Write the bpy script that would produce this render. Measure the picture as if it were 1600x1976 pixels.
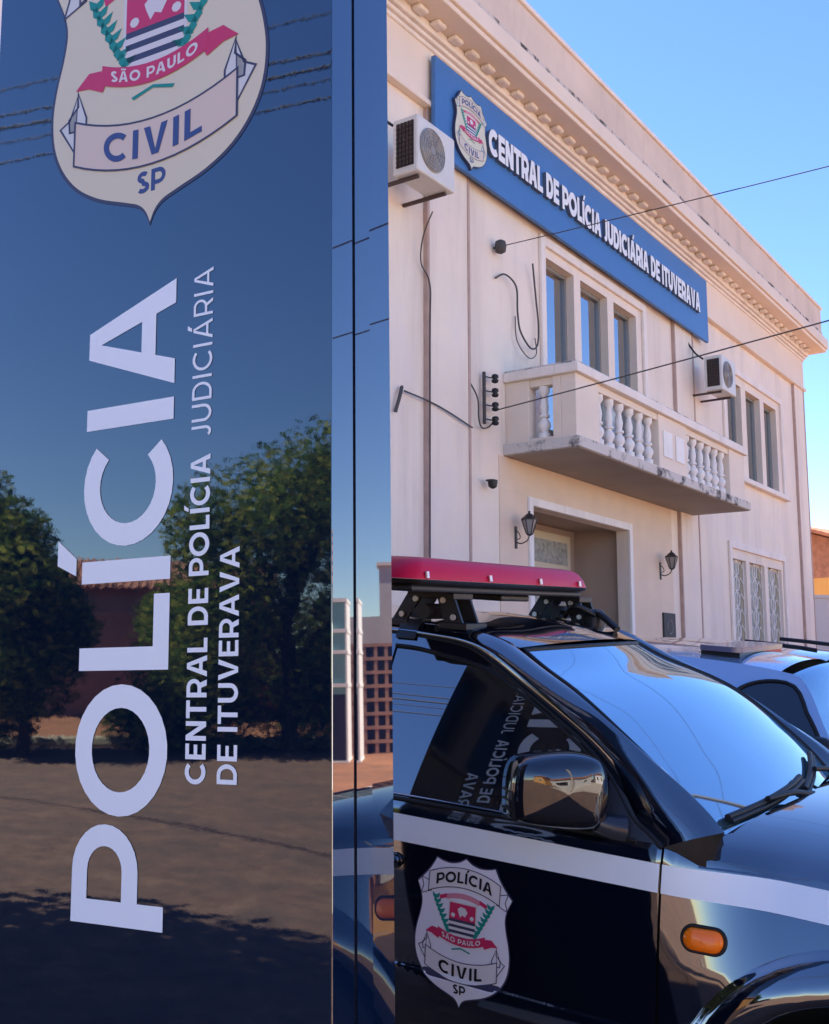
import bpy, bmesh, math, random
from mathutils import Vector, Matrix, noise
from mathutils.geometry import delaunay_2d_cdt
for o in list(bpy.data.objects): bpy.data.objects.remove(o)
S = bpy.context.scene
COL = S.collection
rad = math.radians
random.seed(7)

# ---------------------------------------------------------------- camera, sky, sun
EYE = 1.55
cd = bpy.data.cameras.new('camera'); cam = bpy.data.objects.new('camera', cd); COL.objects.link(cam)
cd.sensor_fit = 'HORIZONTAL'; cd.sensor_width = 36; cd.lens = 36*2100/1600
cd.clip_start = .05; cd.clip_end = 2000
cam.location = (0, 0, EYE); cam.rotation_euler = (rad(90+8.18), 0, 0)
S.camera = cam
SUN_HEAD, SUN_EL = -42, 50            # compass heading (0 = +Y, clockwise) and elevation
W = bpy.data.worlds.new('World'); S.world = W; W.use_nodes = True
nt = W.node_tree; bg = nt.nodes['Background']
sky = nt.nodes.new('ShaderNodeTexSky'); sky.sky_type = 'NISHITA'; sky.sun_disc = False
sky.sun_elevation = rad(SUN_EL); sky.sun_rotation = rad(SUN_HEAD)
sky.air_density = 1.0; sky.dust_density = .12; sky.ozone_density = 2.5; sky.altitude = 500
hs = nt.nodes.new('ShaderNodeHueSaturation'); hs.inputs['Saturation'].default_value = 1.2; hs.inputs['Hue'].default_value = .514
nt.links.new(sky.outputs[0], hs.inputs['Color']); nt.links.new(hs.outputs[0], bg.inputs[0]); bg.inputs[1].default_value = .088
sl = bpy.data.lights.new('sun', 'SUN'); so = bpy.data.objects.new('sun', sl); COL.objects.link(so)
sl.energy = 5.0; sl.angle = rad(.53); sl.color = (1, .94, .84)
sd = Vector((math.sin(rad(SUN_HEAD))*math.cos(rad(SUN_EL)), math.cos(rad(SUN_HEAD))*math.cos(rad(SUN_EL)), math.sin(rad(SUN_EL))))
so.rotation_euler = sd.to_track_quat('Z', 'Y').to_euler(); so.location = (-20, 20, 40)
vs = S.view_settings; vs.view_transform = 'Standard'; vs.look = 'None'; vs.gamma = 1; vs.exposure = 1.95
S.cycles.max_bounces = 8; S.cycles.glossy_bounces = 5; S.cycles.diffuse_bounces = 4
S.cycles.caustics_reflective = False; S.cycles.caustics_refractive = False

# ---------------------------------------------------------------- materials
def mat(name, col, rough=.6, metal=0., ior=1.45, coat=0., var=0., vscale=3., bump=0., bscale=60., streak=0., streakcol=None, sscale=(3, 3, .25), spec=.5, blotch=None, tint=None):
    m = bpy.data.materials.new(name); m.use_nodes = True
    n = m.node_tree.nodes; l = m.node_tree.links; b = n['Principled BSDF']
    b.inputs['Roughness'].default_value = rough; b.inputs['Metallic'].default_value = metal
    b.inputs['IOR'].default_value = ior; b.inputs['Specular IOR Level'].default_value = spec
    b.inputs['Coat Weight'].default_value = coat; b.inputs['Coat Roughness'].default_value = .02
    b.inputs['Base Color'].default_value = (*col, 1)
    if tint: b.inputs['Specular Tint'].default_value = (*tint, 1)
    tc = n.new('ShaderNodeTexCoord'); cur = None
    def nz(scale, vec=None, det=6, rgh=.6):
        t = n.new('ShaderNodeTexNoise'); t.inputs['Scale'].default_value = scale; t.inputs['Detail'].default_value = det; t.inputs['Roughness'].default_value = rgh
        l.new(vec or tc.outputs['Object'], t.inputs['Vector']); return t
    def ramp(src, a, bb):
        r = n.new('ShaderNodeMapRange'); r.inputs[1].default_value = a; r.inputs[2].default_value = bb; l.new(src, r.inputs[0]); return r.outputs[0]
    def mix(fac, c1, c2, mode='MIX'):
        x = n.new('ShaderNodeMix'); x.data_type = 'RGBA'; x.blend_type = mode
        l.new(fac, x.inputs[0])
        for k, c in ((6, c1), (7, c2)):
            if isinstance(c, tuple): x.inputs[k].default_value = (*c, 1)
            else: l.new(c, x.inputs[k])
        return x.outputs[2]
    if var:
        cur = mix(ramp(nz(vscale).outputs[0], .3, .7), tuple(max(0, c*(1-var)) for c in col), tuple(min(1, c*(1+var)) for c in col))
    if streak:
        mp = n.new('ShaderNodeMapping'); mp.inputs['Scale'].default_value = sscale; l.new(tc.outputs['Object'], mp.inputs[0])
        f = ramp(nz(1., mp.outputs[0], 8, .68).outputs[0], .48, .74)
        mu = n.new('ShaderNodeMath'); mu.operation = 'MULTIPLY'; mu.inputs[1].default_value = streak; l.new(f, mu.inputs[0])
        cur = mix(mu.outputs[0], cur if cur else col, streakcol)
    if blotch:
        bc, bs, a, bb = blotch
        cur = mix(ramp(nz(bs, det=10, rgh=.7).outputs[0], a, bb), cur if cur else col, bc)
    if cur: l.new(cur, b.inputs['Base Color'])
    if bump:
        t = nz(bscale); bp = n.new('ShaderNodeBump'); bp.inputs['Strength'].default_value = bump; bp.inputs['Distance'].default_value = .01
        l.new(t.outputs[0], bp.inputs['Height']); l.new(bp.outputs[0], b.inputs['Normal'])
    return m
M = {}
M['wall'] = mat('pink_plaster', (.84, .73, .615), .85, var=.06, vscale=.7, bump=.25, bscale=35, streak=.55, streakcol=(.50, .43, .385), sscale=(1.7, 1.7, .20), blotch=((.77, .69, .65), .9, .5, .75))
M['wallband'] = mat('pink_band', (.81, .69, .575), .85, var=.05, vscale=1., bump=.25, bscale=35)
M['seam'] = mat('groove_plaster', (.47, .34, .29), .9, var=.15, vscale=4)
M['trim'] = mat('cream_trim', (.84, .76, .69), .8, var=.05, vscale=2, bump=.15, bscale=40, streak=.3, streakcol=(.45, .38, .33))
M['white'] = mat('white_plaster', (.86, .83, .80), .8, var=.05, vscale=3, bump=.2, bscale=40, streak=.3, streakcol=(.38, .34, .31))
M['attic'] = mat('weathered_parapet', (.72, .59, .48), .9, var=.08, vscale=1.2, bump=.3, bscale=25, streak=.4, streakcol=(.42, .35, .30), sscale=(1.5, 1.5, .5))
M['drip'] = mat('stained_edge', (.66, .57, .50), .9, blotch=((.10, .085, .075), 3.0, .50, .58), bump=.3, bscale=25)
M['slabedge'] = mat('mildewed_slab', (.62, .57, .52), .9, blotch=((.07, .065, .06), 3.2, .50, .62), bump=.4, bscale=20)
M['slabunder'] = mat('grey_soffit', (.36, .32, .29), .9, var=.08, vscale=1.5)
M['ochre'] = mat('ochre_bounce', (.76, .61, .475), .85, var=.05, vscale=2)  # wall tone with warm bounce light painted in
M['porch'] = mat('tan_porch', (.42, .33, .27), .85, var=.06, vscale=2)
M['soil'] = mat('soil', (.34, .14, .065), .95, var=.25, vscale=.8, bump=.6, bscale=8, blotch=((.22, .11, .06), 3, .5, .75))
M['road'] = mat('road', (.185, .105, .066), .92, var=.35, vscale=5, bump=1.0, bscale=14, blotch=((.105, .068, .05), 1.3, .42, .72))
M['kerb'] = mat('kerb', (.48, .42, .30), .9, var=.2, vscale=3)
M['concrete'] = mat('concrete', (.50, .42, .34), .9, var=.15, vscale=2, bump=.3)
M['redwall'] = mat('red_brown_wall', (.20, .085, .06), .9, var=.25, vscale=1.2)
M['pinkwall'] = mat('dusty_pink_wall', (.34, .20, .17), .9, var=.15, vscale=1.2)
M['rooftile'] = mat('roof_tile', (.40, .17, .10), .85, var=.3, vscale=6)
M['glass'] = mat('window_glass', (.012, .016, .022), .02, ior=6)
M['pattern'] = mat('patterned_glass', (.33, .34, .31), .35, ior=1.6, var=.45, vscale=14, bump=.5, bscale=18)
M['alu'] = mat('grey_aluminium', (.33, .33, .32), .4, metal=.5)
M['creamframe'] = mat('cream_frame', (.62, .56, .42), .6)
M['signblue'] = mat('sign_blue', (.055, .175, .43), .45, var=.04, vscale=1.5)
M['letter'] = mat('letter_white', (.80, .82, .82), .4)
M['letterside'] = mat('letter_side', (.10, .13, .18), .5)
M['acbody'] = mat('ac_white', (.66, .65, .62), .45, var=.05, vscale=3)
M['acfan'] = mat('ac_fan_grey', (.27, .26, .25), .5)
M['acgrille'] = mat('ac_coil_dark', (.07, .045, .04), .6)
M['black'] = mat('black_plastic', (.012, .012, .014), .45)
M['cable'] = mat('cable_grey', (.075, .07, .07), .7)
M['iron'] = mat('lantern_iron', (.035, .03, .03), .5)
M['lampglass'] = mat('lantern_glass', (.30, .28, .26), .15)
M['plaque'] = mat('plaque_dark', (.030, .032, .040), .6)
M['totem'] = mat('totem_gloss_blue', (.0014, .0072, .024), .012, ior=2.15, tint=(.88, .96, 1), bump=.012, bscale=8)
M['totemside'] = mat('totem_side_gloss', (.003, .013, .045), .015, ior=2.9)
M['totemback'] = mat('totem_back_satin', (.002, .006, .020), .05, ior=1.5)
M['totemtext'] = mat('totem_white_vinyl', (.80, .92, 1.0), .4)  # white lettering, skylight blue mixed into its colour
M['car'] = mat('car_paint_navy', (.0028, .0050, .0125), .045, ior=2.8, coat=.4)
M['stripe'] = mat('white_stripe', (.80, .92, 1.0), .3)  # white stripe with the blue cast of skylight put into the colour
M['autoglass'] = mat('car_glass', (.002, .005, .009), .015, ior=2.75)
M['tinted'] = mat('tinted_glass', (.004, .007, .012), .02, ior=1.75)
M['screen'] = mat('windscreen_glass', (.05, .11, .15), .035, ior=9, tint=(.74, .92, 1), var=.25, vscale=2.5)
M['rubber'] = mat('rubber', (.006, .006, .007), .55)
M['chrome'] = mat('gloss_dark_shell', (.008, .010, .016), .04, ior=1.9)
M['chrometrim'] = mat('bright_trim', (.42, .43, .46), .18, metal=1.)
M['sail'] = mat('mirror_sail_plastic', (.03, .038, .052), .3)
M['lens'] = mat('red_lens', (.58, .008, .05), .38, ior=1.45, coat=.0, spec=.25)
M['barbase'] = mat('bar_black', (.018, .018, .02), .4)
M['barlens'] = mat('smoky_bar_lens', (.13, .13, .20), .25, coat=.4)
M['bolt'] = mat('bolt_steel', (.75, .75, .75), .25, metal=.6)
M['amber'] = mat('amber_lens', (1.0, .20, .006), .2, coat=.15)
M['rim'] = mat('alloy_rim', (.45, .45, .47), .3, metal=.9)
M['tyre'] = mat('tyre', (.015, .015, .016), .8)
M['van'] = mat('van_silver_blue', (.36, .48, .63), .14, metal=.45, coat=.7)
M['greycar'] = mat('car_silver', (.40, .44, .48), .15, metal=.6, coat=.6)
M['leaf1'] = mat('leaf_dark', (.085, .14, .028), .6, var=.4, vscale=1.3)
M['leaf2'] = mat('leaf_olive', (.30, .31, .06), .6, var=.4, vscale=1.3)
M['bark'] = mat('bark', (.10, .07, .05), .9, var=.3, vscale=8)
M['teal'] = mat('teal_glass', (.20, .42, .42), .15, ior=1.6)
M['orange'] = mat('ochre_orange_wall', (.72, .36, .10), .85, var=.08, vscale=1)
M['greywall'] = mat('grey_wall', (.55, .52, .50), .9, var=.08, vscale=1)
M['brick'] = mat('lattice_brick', (.42, .24, .17), .9, var=.15, vscale=4)
for k in ('leaf1', 'leaf2'):
    nt_ = M[k].node_tree; pb = nt_.nodes['Principled BSDF']; tr = nt_.nodes.new('ShaderNodeBsdfTranslucent'); mx = nt_.nodes.new('ShaderNodeMixShader'); mx.inputs[0].default_value = .38
    src = pb.inputs['Base Color'].links[0].from_socket; nt_.links.new(src, tr.inputs['Color'])
    nt_.links.new(pb.outputs[0], mx.inputs[1]); nt_.links.new(tr.outputs[0], mx.inputs[2]); nt_.links.new(mx.outputs[0], nt_.nodes['Material Output'].inputs['Surface'])
# emblem colours
EC = [mat('emblem_'+n, c, .35) for n, c in (('cream', (.66, .64, .48)), ('ink', (.045, .05, .10)), ('band', (.66, .58, .48)), ('red', (.55, .03, .12)), ('white', (.66, .68, .70)), ('green', (.01, .26, .22)), ('pink', (.62, .25, .33)), ('navytext', (.04, .07, .22)), ('pale', (.62, .67, .66)))]
ECW = list(EC); ECW[0] = mat('decal_silver', (.74, .78, .88), .35); ECW[2] = mat('decal_band', (.70, .71, .74), .35); ECW[7] = mat('decal_black', (.008, .010, .016), .4); ECW[8] = ECW[0]

# ---------------------------------------------------------------- mesh helpers
class MB:
    def __init__(s): s.v = []; s.f = []; s.m = []
    def face(s, pts, m=0):
        i = len(s.v); s.v += [tuple(p) for p in pts]; s.f.append(tuple(range(i, i+len(pts)))); s.m.append(m)
    def box(s, x0, x1, y0, y1, z0, z1, m=0):
        i = len(s.v)
        s.v += [(x, y, z) for x in (x0, x1) for y in (y0, y1) for z in (z0, z1)]
        for f in ((0, 1, 3, 2), (4, 6, 7, 5), (0, 4, 5, 1), (2, 3, 7, 6), (0, 2, 6, 4), (1, 5, 7, 3)):
            s.f.append(tuple(i+k for k in f)); s.m.append(m)
        return s
    def grid(s, rows, m=0, closed=False):
        i = len(s.v); n = len(rows[0])
        for r in rows: s.v += [tuple(p) for p in r]
        for a in range(len(rows)-1):
            for b in range(n if closed else n-1):
                c = (b+1) % n
                s.f.append((i+a*n+b, i+a*n+c, i+(a+1)*n+c, i+(a+1)*n+b)); s.m.append(m)
        return s
    def tube(s, pts, r, n=8, m=0, caps=True):
        pts = [Vector(p) for p in pts]; rows = []; prev = None
        rs = r if isinstance(r, (list, tuple)) else [r]*len(pts)
        for k, p in enumerate(pts):
            d = (pts[min(k+1, len(pts)-1)]-pts[max(k-1, 0)]).normalized()
            a = prev if prev is not None else (Vector((0, 0, 1)) if abs(d.z) < .9 else Vector((1, 0, 0)))
            a = (a-d*a.dot(d)).normalized(); prev = a; b = d.cross(a)
            rows.append([p+(a*math.cos(2*math.pi*q/n)+b*math.sin(2*math.pi*q/n))*rs[k] for q in range(n)])
        s.grid(rows, m, True)
        if caps: s.face(rows[0][::-1], m); s.face(rows[-1], m)
        return s
    def lathe(s, prof, c, n=14, m=0, ax=None):
        # prof: (radius, height) pairs about a vertical axis at c
        rows = [[(c[0]+r*math.cos(2*math.pi*q/n), c[1]+r*math.sin(2*math.pi*q/n), c[2]+h) for q in range(n)] for r, h in prof]
        s.grid(rows, m, True); s.face(rows[0][::-1], m); s.face(rows[-1], m); return s
    def prism(s, poly, fn, d0, d1, m=0, mside=None):
        # poly 2D, fn(a, b, d) -> 3D; solid between depths d0 and d1
        n = len(poly); mside = m if mside is None else mside
        A = [fn(a, b, d0) for a, b in poly]; B = [fn(a, b, d1) for a, b in poly]
        s.face(A[::-1], m); s.face(B, m)
        for k in range(n): s.face([A[k], A[(k+1) % n], B[(k+1) % n], B[k]], mside)
        return s
    def tris(s, tri, fn, m=0):
        vv, tt = tri; i = len(s.v); s.v += [tuple(fn(a, b)) for a, b in vv]
        for t in tt: s.f.append(tuple(i+k for k in t)); s.m.append(m)
        return s
    def build(s, name, mats, parent=None, smooth=False, bevel=0, weld=False, angle=None, flip=False, recalc=False, out=None):
        me = bpy.data.meshes.new(name); me.from_pydata(s.v, [], s.f)
        for mm in (mats if isinstance(mats, (list, tuple)) else [mats]): me.materials.append(mm)
        me.polygons.foreach_set('material_index', s.m)
        if weld or recalc or flip:
            bm = bmesh.new(); bm.from_mesh(me)
            if weld: bmesh.ops.remove_doubles(bm, verts=bm.verts, dist=1e-5)
            if recalc: bmesh.ops.recalc_face_normals(bm, faces=bm.faces)
            if flip: bmesh.ops.reverse_faces(bm, faces=bm.faces)
            bm.to_mesh(me); bm.free()
        if out is not None:
            c = Vector(out); me.update()
            if sum(p.normal.dot((p.center-c).normalized())*p.area for p in me.polygons) < 0: me.flip_normals()
        if smooth: me.polygons.foreach_set('use_smooth', [True]*len(me.polygons))
        me.update()
        o = bpy.data.objects.new(name, me); COL.objects.link(o)
        if parent is not None: o.parent = parent
        if bevel:
            b = o.modifiers.new('bevel', 'BEVEL'); b.width = bevel; b.segments = 2; b.limit_method = 'ANGLE'; b.angle_limit = rad(40)
        if smooth and angle:
            try: me.set_sharp_from_angle(angle=rad(angle))
            except Exception: pass
        return o
def tag(o, label=None, cat=None, group=None, kind=None):
    if label: o['label'] = label
    if cat: o['category'] = cat
    if group: o['group'] = group
    if kind: o['kind'] = kind
    return o
def empty(name, loc=(0, 0, 0), rz=0, mtx=None):
    o = bpy.data.objects.new(name, None); COL.objects.link(o); o.empty_display_size = .2
    if mtx is not None: o.matrix_world = mtx
    else: o.location = loc; o.rotation_euler = (0, 0, rz)
    return o
def copy_tree(o, parent=None):
    c = o.copy(); COL.objects.link(c)
    if parent is not None: c.parent = parent
    for ch in list(o.children): copy_tree(ch, c)
    return c
def inpoly(p, poly):
    x, y = p; r = False; j = len(poly)-1
    for i in range(len(poly)):
        xi, yi = poly[i]; xj, yj = poly[j]
        if (yi > y) != (yj > y) and x < (xj-xi)*(y-yi)/(yj-yi)+xi: r = not r
        j = i
    return r
def tri2d(outers, holes=(), step=None, rows=()):
    """union of outer polygons minus holes, triangulated; step adds interior points for curved surfaces"""
    vs_, es = [], []
    def densify(P):
        if not step: return P
        Q = []
        for k in range(len(P)):
            a, b = Vector(P[k]), Vector(P[(k+1) % len(P)]); n = max(1, int((b-a).length/step+.5))
            Q += [tuple(a.lerp(b, t/n)) for t in range(n)]
        return Q
    for P in list(outers)+list(holes):
        P = densify(P); i = len(vs_); vs_ += [Vector(p) for p in P]; es += [(i+k, i+(k+1) % len(P)) for k in range(len(P))]
    def ins(p): return any(inpoly(p, q) for q in outers) and not any(inpoly(p, q) for q in holes)
    if step:
        xs = [v.x for v in vs_]; ys = [v.y for v in vs_]
        yy = []; y = min(ys)
        while y < max(ys): yy.append(y); y += step
        for j, y in enumerate(sorted(yy+list(rows))):
            x = min(xs)+(step/2 if j % 2 else 0)
            while x < max(xs):
                if ins((x, y)): vs_.append(Vector((x, y)))
                x += step
    V, E, F, *_ = delaunay_2d_cdt(vs_, es, [], 0, 1e-6)
    T = []
    for f in F:
        c = ((V[f[0]].x+V[f[1]].x+V[f[2]].x)/3, (V[f[0]].y+V[f[1]].y+V[f[2]].y)/3)
        if ins(c): T.append(tuple(f))
    return [(v.x, v.y) for v in V], T
def spline(pts, n=6, closed=False):
    P = [Vector(p) for p in pts]; out = []; N = len(P)
    for i in range(N if closed else N-1):
        if closed: p0, p1, p2, p3 = P[i-1], P[i], P[(i+1) % N], P[(i+2) % N]
        else: p0, p1, p2, p3 = P[max(i-1, 0)], P[i], P[i+1], P[min(i+2, N-1)]
        for k in range(n):
            t = k/n
            out.append(.5*((2*p1)+(p2-p0)*t+(2*p0-5*p1+4*p2-p3)*t*t+(3*p1-p0-3*p2+p3)*t**3))
    if not closed: out.append(P[-1])
    return [tuple(p) for p in out]
def interp(tab, x):
    if x <= tab[0][0]: return tab[0][1]
    for (a, b), (c, d) in zip(tab, tab[1:]):
        if x <= c: return b+(d-b)*(x-a)/(c-a)
    return tab[-1][1]

# ---------------------------------------------------------------- lettering (own geometric sans, drawn from strokes)
def ribbon(pts, w, closed=False):
    P = [Vector(p) for p in pts]; n = len(P); L, R = [], []
    for i in range(n):
        if closed: a, b = P[i]-P[i-1], P[(i+1) % n]-P[i]
        else:
            a = P[i]-P[i-1] if i else P[1]-P[0]; b = P[i+1]-P[i] if i < n-1 else P[-1]-P[-2]
        a.normalize(); b.normalize(); t = (a+b).normalized(); nn = Vector((-t.y, t.x)); k = w/2/max(.35, nn.dot(Vector((-a.y, a.x))))
        L.append(tuple(P[i]+nn*k)); R.append(tuple(P[i]-nn*k))
    if closed: return [[L[i], L[(i+1) % n], R[(i+1) % n], R[i]] for i in range(n)]
    return [[L[i], L[i+1], R[i+1], R[i]] for i in range(n-1)]
def arc(cx, cy, rx, ry, a0, a1, n=14):
    return [(cx+rx*math.cos(rad(a0+(a1-a0)*k/n)), cy+ry*math.sin(rad(a0+(a1-a0)*k/n))) for k in range(n+1)]
def glyph(ch, w):
    h = w/2; acc = None
    if ch in 'ÍÁ': acc = 'a'; ch = {'Í': 'I', 'Á': 'A'}[ch]
    if ch == 'Ã': acc = 't'; ch = 'A'
    R = lambda x0, x1, y0, y1: [(x0, y0), (x1, y0), (x1, y1), (x0, y1)]
    if ch == ' ': return [], .30
    if ch == 'I': g, a = [R(0, w, 0, 1)], w
    elif ch == 'L': g, a = [R(0, w, 0, 1), R(0, .62, 0, w*.9)], .62
    elif ch == 'E': g, a = [R(0, w, 0, 1), R(0, .66, 0, w*.9), R(0, .62, .5-w*.43, .5+w*.43), R(0, .66, 1-w*.9, 1)], .66
    elif ch == 'T': g, a = [R(0, .76, 1-w*.9, 1), R(.38-h, .38+h, 0, 1)], .76
    elif ch == 'N': g, a = [R(0, w, 0, 1), R(.82-w, .82, 0, 1), [(0, 1), (w*1.1, 1), (.82, 0), (.82-w*1.1, 0)]], .82
    elif ch in 'PR':
        g = [R(0, w, 0, 1)]; yt, yb = 1-w*.45, .36; r = (yt-yb)/2
        g += ribbon([(h, yt), (.42, yt)]+arc(.42, yb+r, .30-h*.2, r, 90, -90)[1:-1]+[(.42, yb), (h, yb)], w*.9); a = .74
        if ch == 'R': g.append([(.36, .40), (.36+w*1.2, .40), (.76, 0), (.76-w*1.25, 0)]); a = .76
    elif ch == 'D':
        yt, yb = 1-w*.45, w*.45; r = (yt-yb)/2
        g = [R(0, w, 0, 1)]+ribbon([(h, yt), (.38, yt)]+arc(.38, .5, .44-h, r, 90, -90)[1:-1]+[(.38, yb), (h, yb)], w*.95); a = .82
    elif ch == 'O': g, a = ribbon(arc(.53, .5, .53-h, .51-h, 0, 360, 30)[:-1], w, True), 1.06
    elif ch == 'C': g, a = ribbon(arc(.52, .5, .52-h, .51-h, 46, 314, 24), w), .92
    elif ch == 'U':
        g = ribbon([(h, 1), (h, .42)]+arc(.40, .40, .40-h, .41-h, 180, 360)[1:-1]+[(.80-h, .42), (.80-h, 1)], w); a = .80
    elif ch == 'J': g = ribbon([(.50-h, 1), (.50-h, .32)]+arc(.24, .30, .26-h, .31-h, 0, -140)[1:], w); a = .50
    elif ch == 'S': g = ribbon(arc(.33, .735, .29-h*.6, .275-h, 35, 262, 12)+arc(.33, .265, .31-h*.6, .275-h, 82, -148, 12), w*.95); a = .64
    elif ch == 'A':
        a = .92; c = w*.62; b = w*1.13; g = [[(0, 0), (.46-c, 1), (.46+c, 1), (.92, 0), (.92-b, 0), (.46, 1-w*.75), (b, 0)], R(.20, .72, .22, .22+w*.85)]
    elif ch == 'V':
        a = .88; c = w*.60; b = w*1.13; g = [[(0, 1), (b, 1), (.44, w*.8), (.88-b, 1), (.88, 1), (.44+c, 0), (.44-c, 0)]]
    else: g, a = [R(0, w, 0, 1)], w
    if acc == 'a': m = a/2; g = g+[[(m-.02, 1.07), (m+.13, 1.07), (m+.30, 1.30), (m+.08, 1.30)]]
    if acc == 't': m = a/2; g = g+ribbon([(m-.24, 1.12), (m-.10, 1.20), (m+.10, 1.12), (m+.24, 1.20)], w*.6)
    return g, a
def text(s, w=.18, track=.13):
    x = 0; out = []
    for ch in s:
        g, a = glyph(ch, w)
        if g: out.append([[(x+p[0], p[1]) for p in q] for q in g])
        x += a+track
    return out, x-track
def fit_text(s, x0, x1, y0, cap, w=.18, track=.13):
    gl, wd = text(s, w, track); k = (x1-x0)/wd
    return [[[(x0+px*k, y0+py*cap) for px, py in q] for q in g] for g in gl]

# ---------------------------------------------------------------- police badge (drawn in layers; unit = badge width)
def mirror_half(h): return h+[(-x, y) for x, y in h[::-1] if x > 1e-6]
def badge(mb, fn, dz, with_sp=True, step=None):
    def put(polys, col, layer): mb.tris(tri2d(polys, step=step), lambda a, b: fn(a, b, layer*dz), col)
    lower = spline([(.5, 0), (.455, -.12), (.44, -.22), (.455, -.34), (.485, -.48), (.5, -.62), (.487, -.77), (.44, -.9), (.36, -1.01), (.25, -1.09), (.12, -1.145), (.055, -1.175), (.02, -1.215), (0, -1.266)], 4)
    top = spline([(0, .334), (.07, .285), (.16, .262), (.25, .272), (.31, .294)], 3)[:-1]+spline([(.31, .294), (.36, .19), (.42, .10), (.5, 0)], 3)[:-1]
    out = mirror_half(top+lower)
    put([out], 1, 1)
    put([[(x*.975, (y+.45)*.978-.45) for x, y in out]], 0, 2)
    def arcband(xa, yend, ymid, th, n=14): 
        u = [(-xa+2*xa*k/n, 0) for k in range(n+1)]
        top_ = [(x, ymid+th+(yend-ymid)*(x/xa)**2) for x, _ in u]; bot = [(x, ymid+(yend-ymid)*(x/xa)**2) for x, _ in u]
        return bot+top_[::-1]
    def outlined(P, col, layer, t=.009):
        for q in ribbon(P, t, True): pass
        put(ribbon(P, t, True), 1, layer+1); put([P], col, layer)
    mir = lambda P: [(-x, y) for x, y in P]
    # CIVIL banner with folded tails
    for f in (lambda P: P, mir):
        outlined(f([(-.364, -.53), (-.318, -.665), (-.318, -.72), (-.40, -.715), (-.405, -.65), (-.36, -.60)]), 8, 3)
        outlined(f([(-.364, -.545), (-.372, -.82), (-.448, -.685), (-.40, -.655)]), 8, 3)
    outlined(arcband(.372, -.885, -.985, .212), 2, 5)
    for g in fit_text('CIVIL', -.225, .225, 0, .135, .21, .20):
        put([[(x, -.945+y+.1*(x/.372)**2) for x, y in q] for q in g], 7, 7)
    if with_sp:
        for g in fit_text('SP', -.062, .062, -1.11, .10, .22, .14): put(g, 7, 3)
    # POLICIA banner
    for f in (lambda P: P, mir):
        outlined(f([(-.36, .02), (-.45, .05), (-.425, -.04), (-.45, -.13), (-.34, -.08)]), 8, 3)
    outlined(arcband(.37, -.085, .015, .205), 2, 5)
    for g in fit_text('POLÍCIA', -.29, .29, 0, .115, .22, .14):
        put([[(x, .062+y-.1*(x/.37)**2) for x, y in q] for q in g], 7, 7)
    # coat of arms: shield, wreath, ribbons
    hw = lambda y: .135 if y > -.42 else .135*math.sqrt(max(0, 1-((-.42-y)/.118)**2))
    def slab(y1, y0): 
        k = [y1+(y0-y1)*i/6 for i in range(7)]
        return [(hw(y), y) for y in k]+[(-hw(y), y) for y in k[::-1]]
    put([[(x*1.1, (y+.34)*1.06-.34) for x, y in slab(-.15, -.5379)]], 4, 3)
    put([slab(-.155, -.325)], 3, 4)
    put([[(-.05, -.215), (-.02, -.185), (.03, -.195), (.055, -.235), (.03, -.285), (.0, -.27), (-.02, -.30), (-.04, -.25)]], 4, 5)
    for cx in (-.095, .1): put([arc(cx, -.285, .022, .024, 0, 360, 8)[:-1]], 4, 5)
    n = 7
    for i in range(n):
        a, b = -.325-.207*i/n, -.325-.207*(i+1)/n
        put([slab(a, b)], 1 if i % 2 == 0 else 4, 4)
    for sx in (-1, 1):
        for i in range(8):
            t = i/7; cx = sx*(.285-.03*math.sin(t*3)-.135*t*t); cy = -.15-.33*t
            for k in (-1, 1):
                ang = rad(90+sx*(k*32+25*t)); dx, dy = math.cos(ang), math.sin(ang)
                px, py = cx+dx*.03, cy+dy*.03
                put([[(px-dx*.042, py-dy*.042), (px-dy*.019, py+dx*.019), (px+dx*.046, py+dy*.046), (px+dy*.019, py-dx*.019)]], 5, 4)
    put([[(x, y) for x, y in arcband(.17, -.135, -.10, .055)]], 6, 5)
    for sx in (-1, 1): put([[(sx*.16, -.115), (sx*.17, -.075), (sx*.25, -.11), (sx*.24, -.15)]], 3, 4)
    for sx in (-1, 1): put([[(sx*.20, -.47), (sx*.24, -.57), (sx*.31, -.53), (sx*.375, -.52), (sx*.31, -.455)]], 3, 6)
    put([arcband(.245, -.535, -.60, .095)], 3, 7)
    for g in fit_text('SÃO PAULO', -.20, .20, 0, .052, .22, .16):
        put([[(x, -.577+y+.065*(x/.245)**2) for x, y in q] for q in g], 4, 8)
    for sx in (-1, 1): put([[(0, -.63), (sx*.09, -.66), (sx*.10, -.645), (0, -.615)]], 5, 5)

# ---------------------------------------------------------------- ground: one sheet that falls from the facade to the street
CAR_O = Vector((.3409, 4.5372, .0131))
CN = Vector((.84360566, -.52974135, -.08777011)); CA = Vector((.53437798, .844273, .04053739)); CU = Vector((.0526276, -.08109998, .99531559))
def ground_z(x, y):
    t = CAR_O.z-(CU.x*(x-CAR_O.x)+CU.y*(y-CAR_O.y))/CU.z
    t = max(-.62, min(.75, t)); d = math.hypot(x, y)
    k = max(0, min(1, (d-8)/9)); return t*(1-k)-.12*k
def sheet(name, x0, x1, y0, y1, step, m, dz, keep=None, jig=0):
    mb = MB(); nx = int((x1-x0)/step)+1; ny = int((y1-y0)/step)+1
    rows = [[(x0+step*i, y0+step*j, ground_z(x0+step*i, y0+step*j)+dz) for i in range(nx)] for j in range(ny)]
    mb.grid(rows)
    return mb.build(name, m, None, smooth=True)
g = MB()
ax = sorted(set([-900, -500, -250, -120, -80, -60]+[i*1.0 for i in range(-50, 51)]+[60, 80, 120, 250, 500, 900]))
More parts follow.
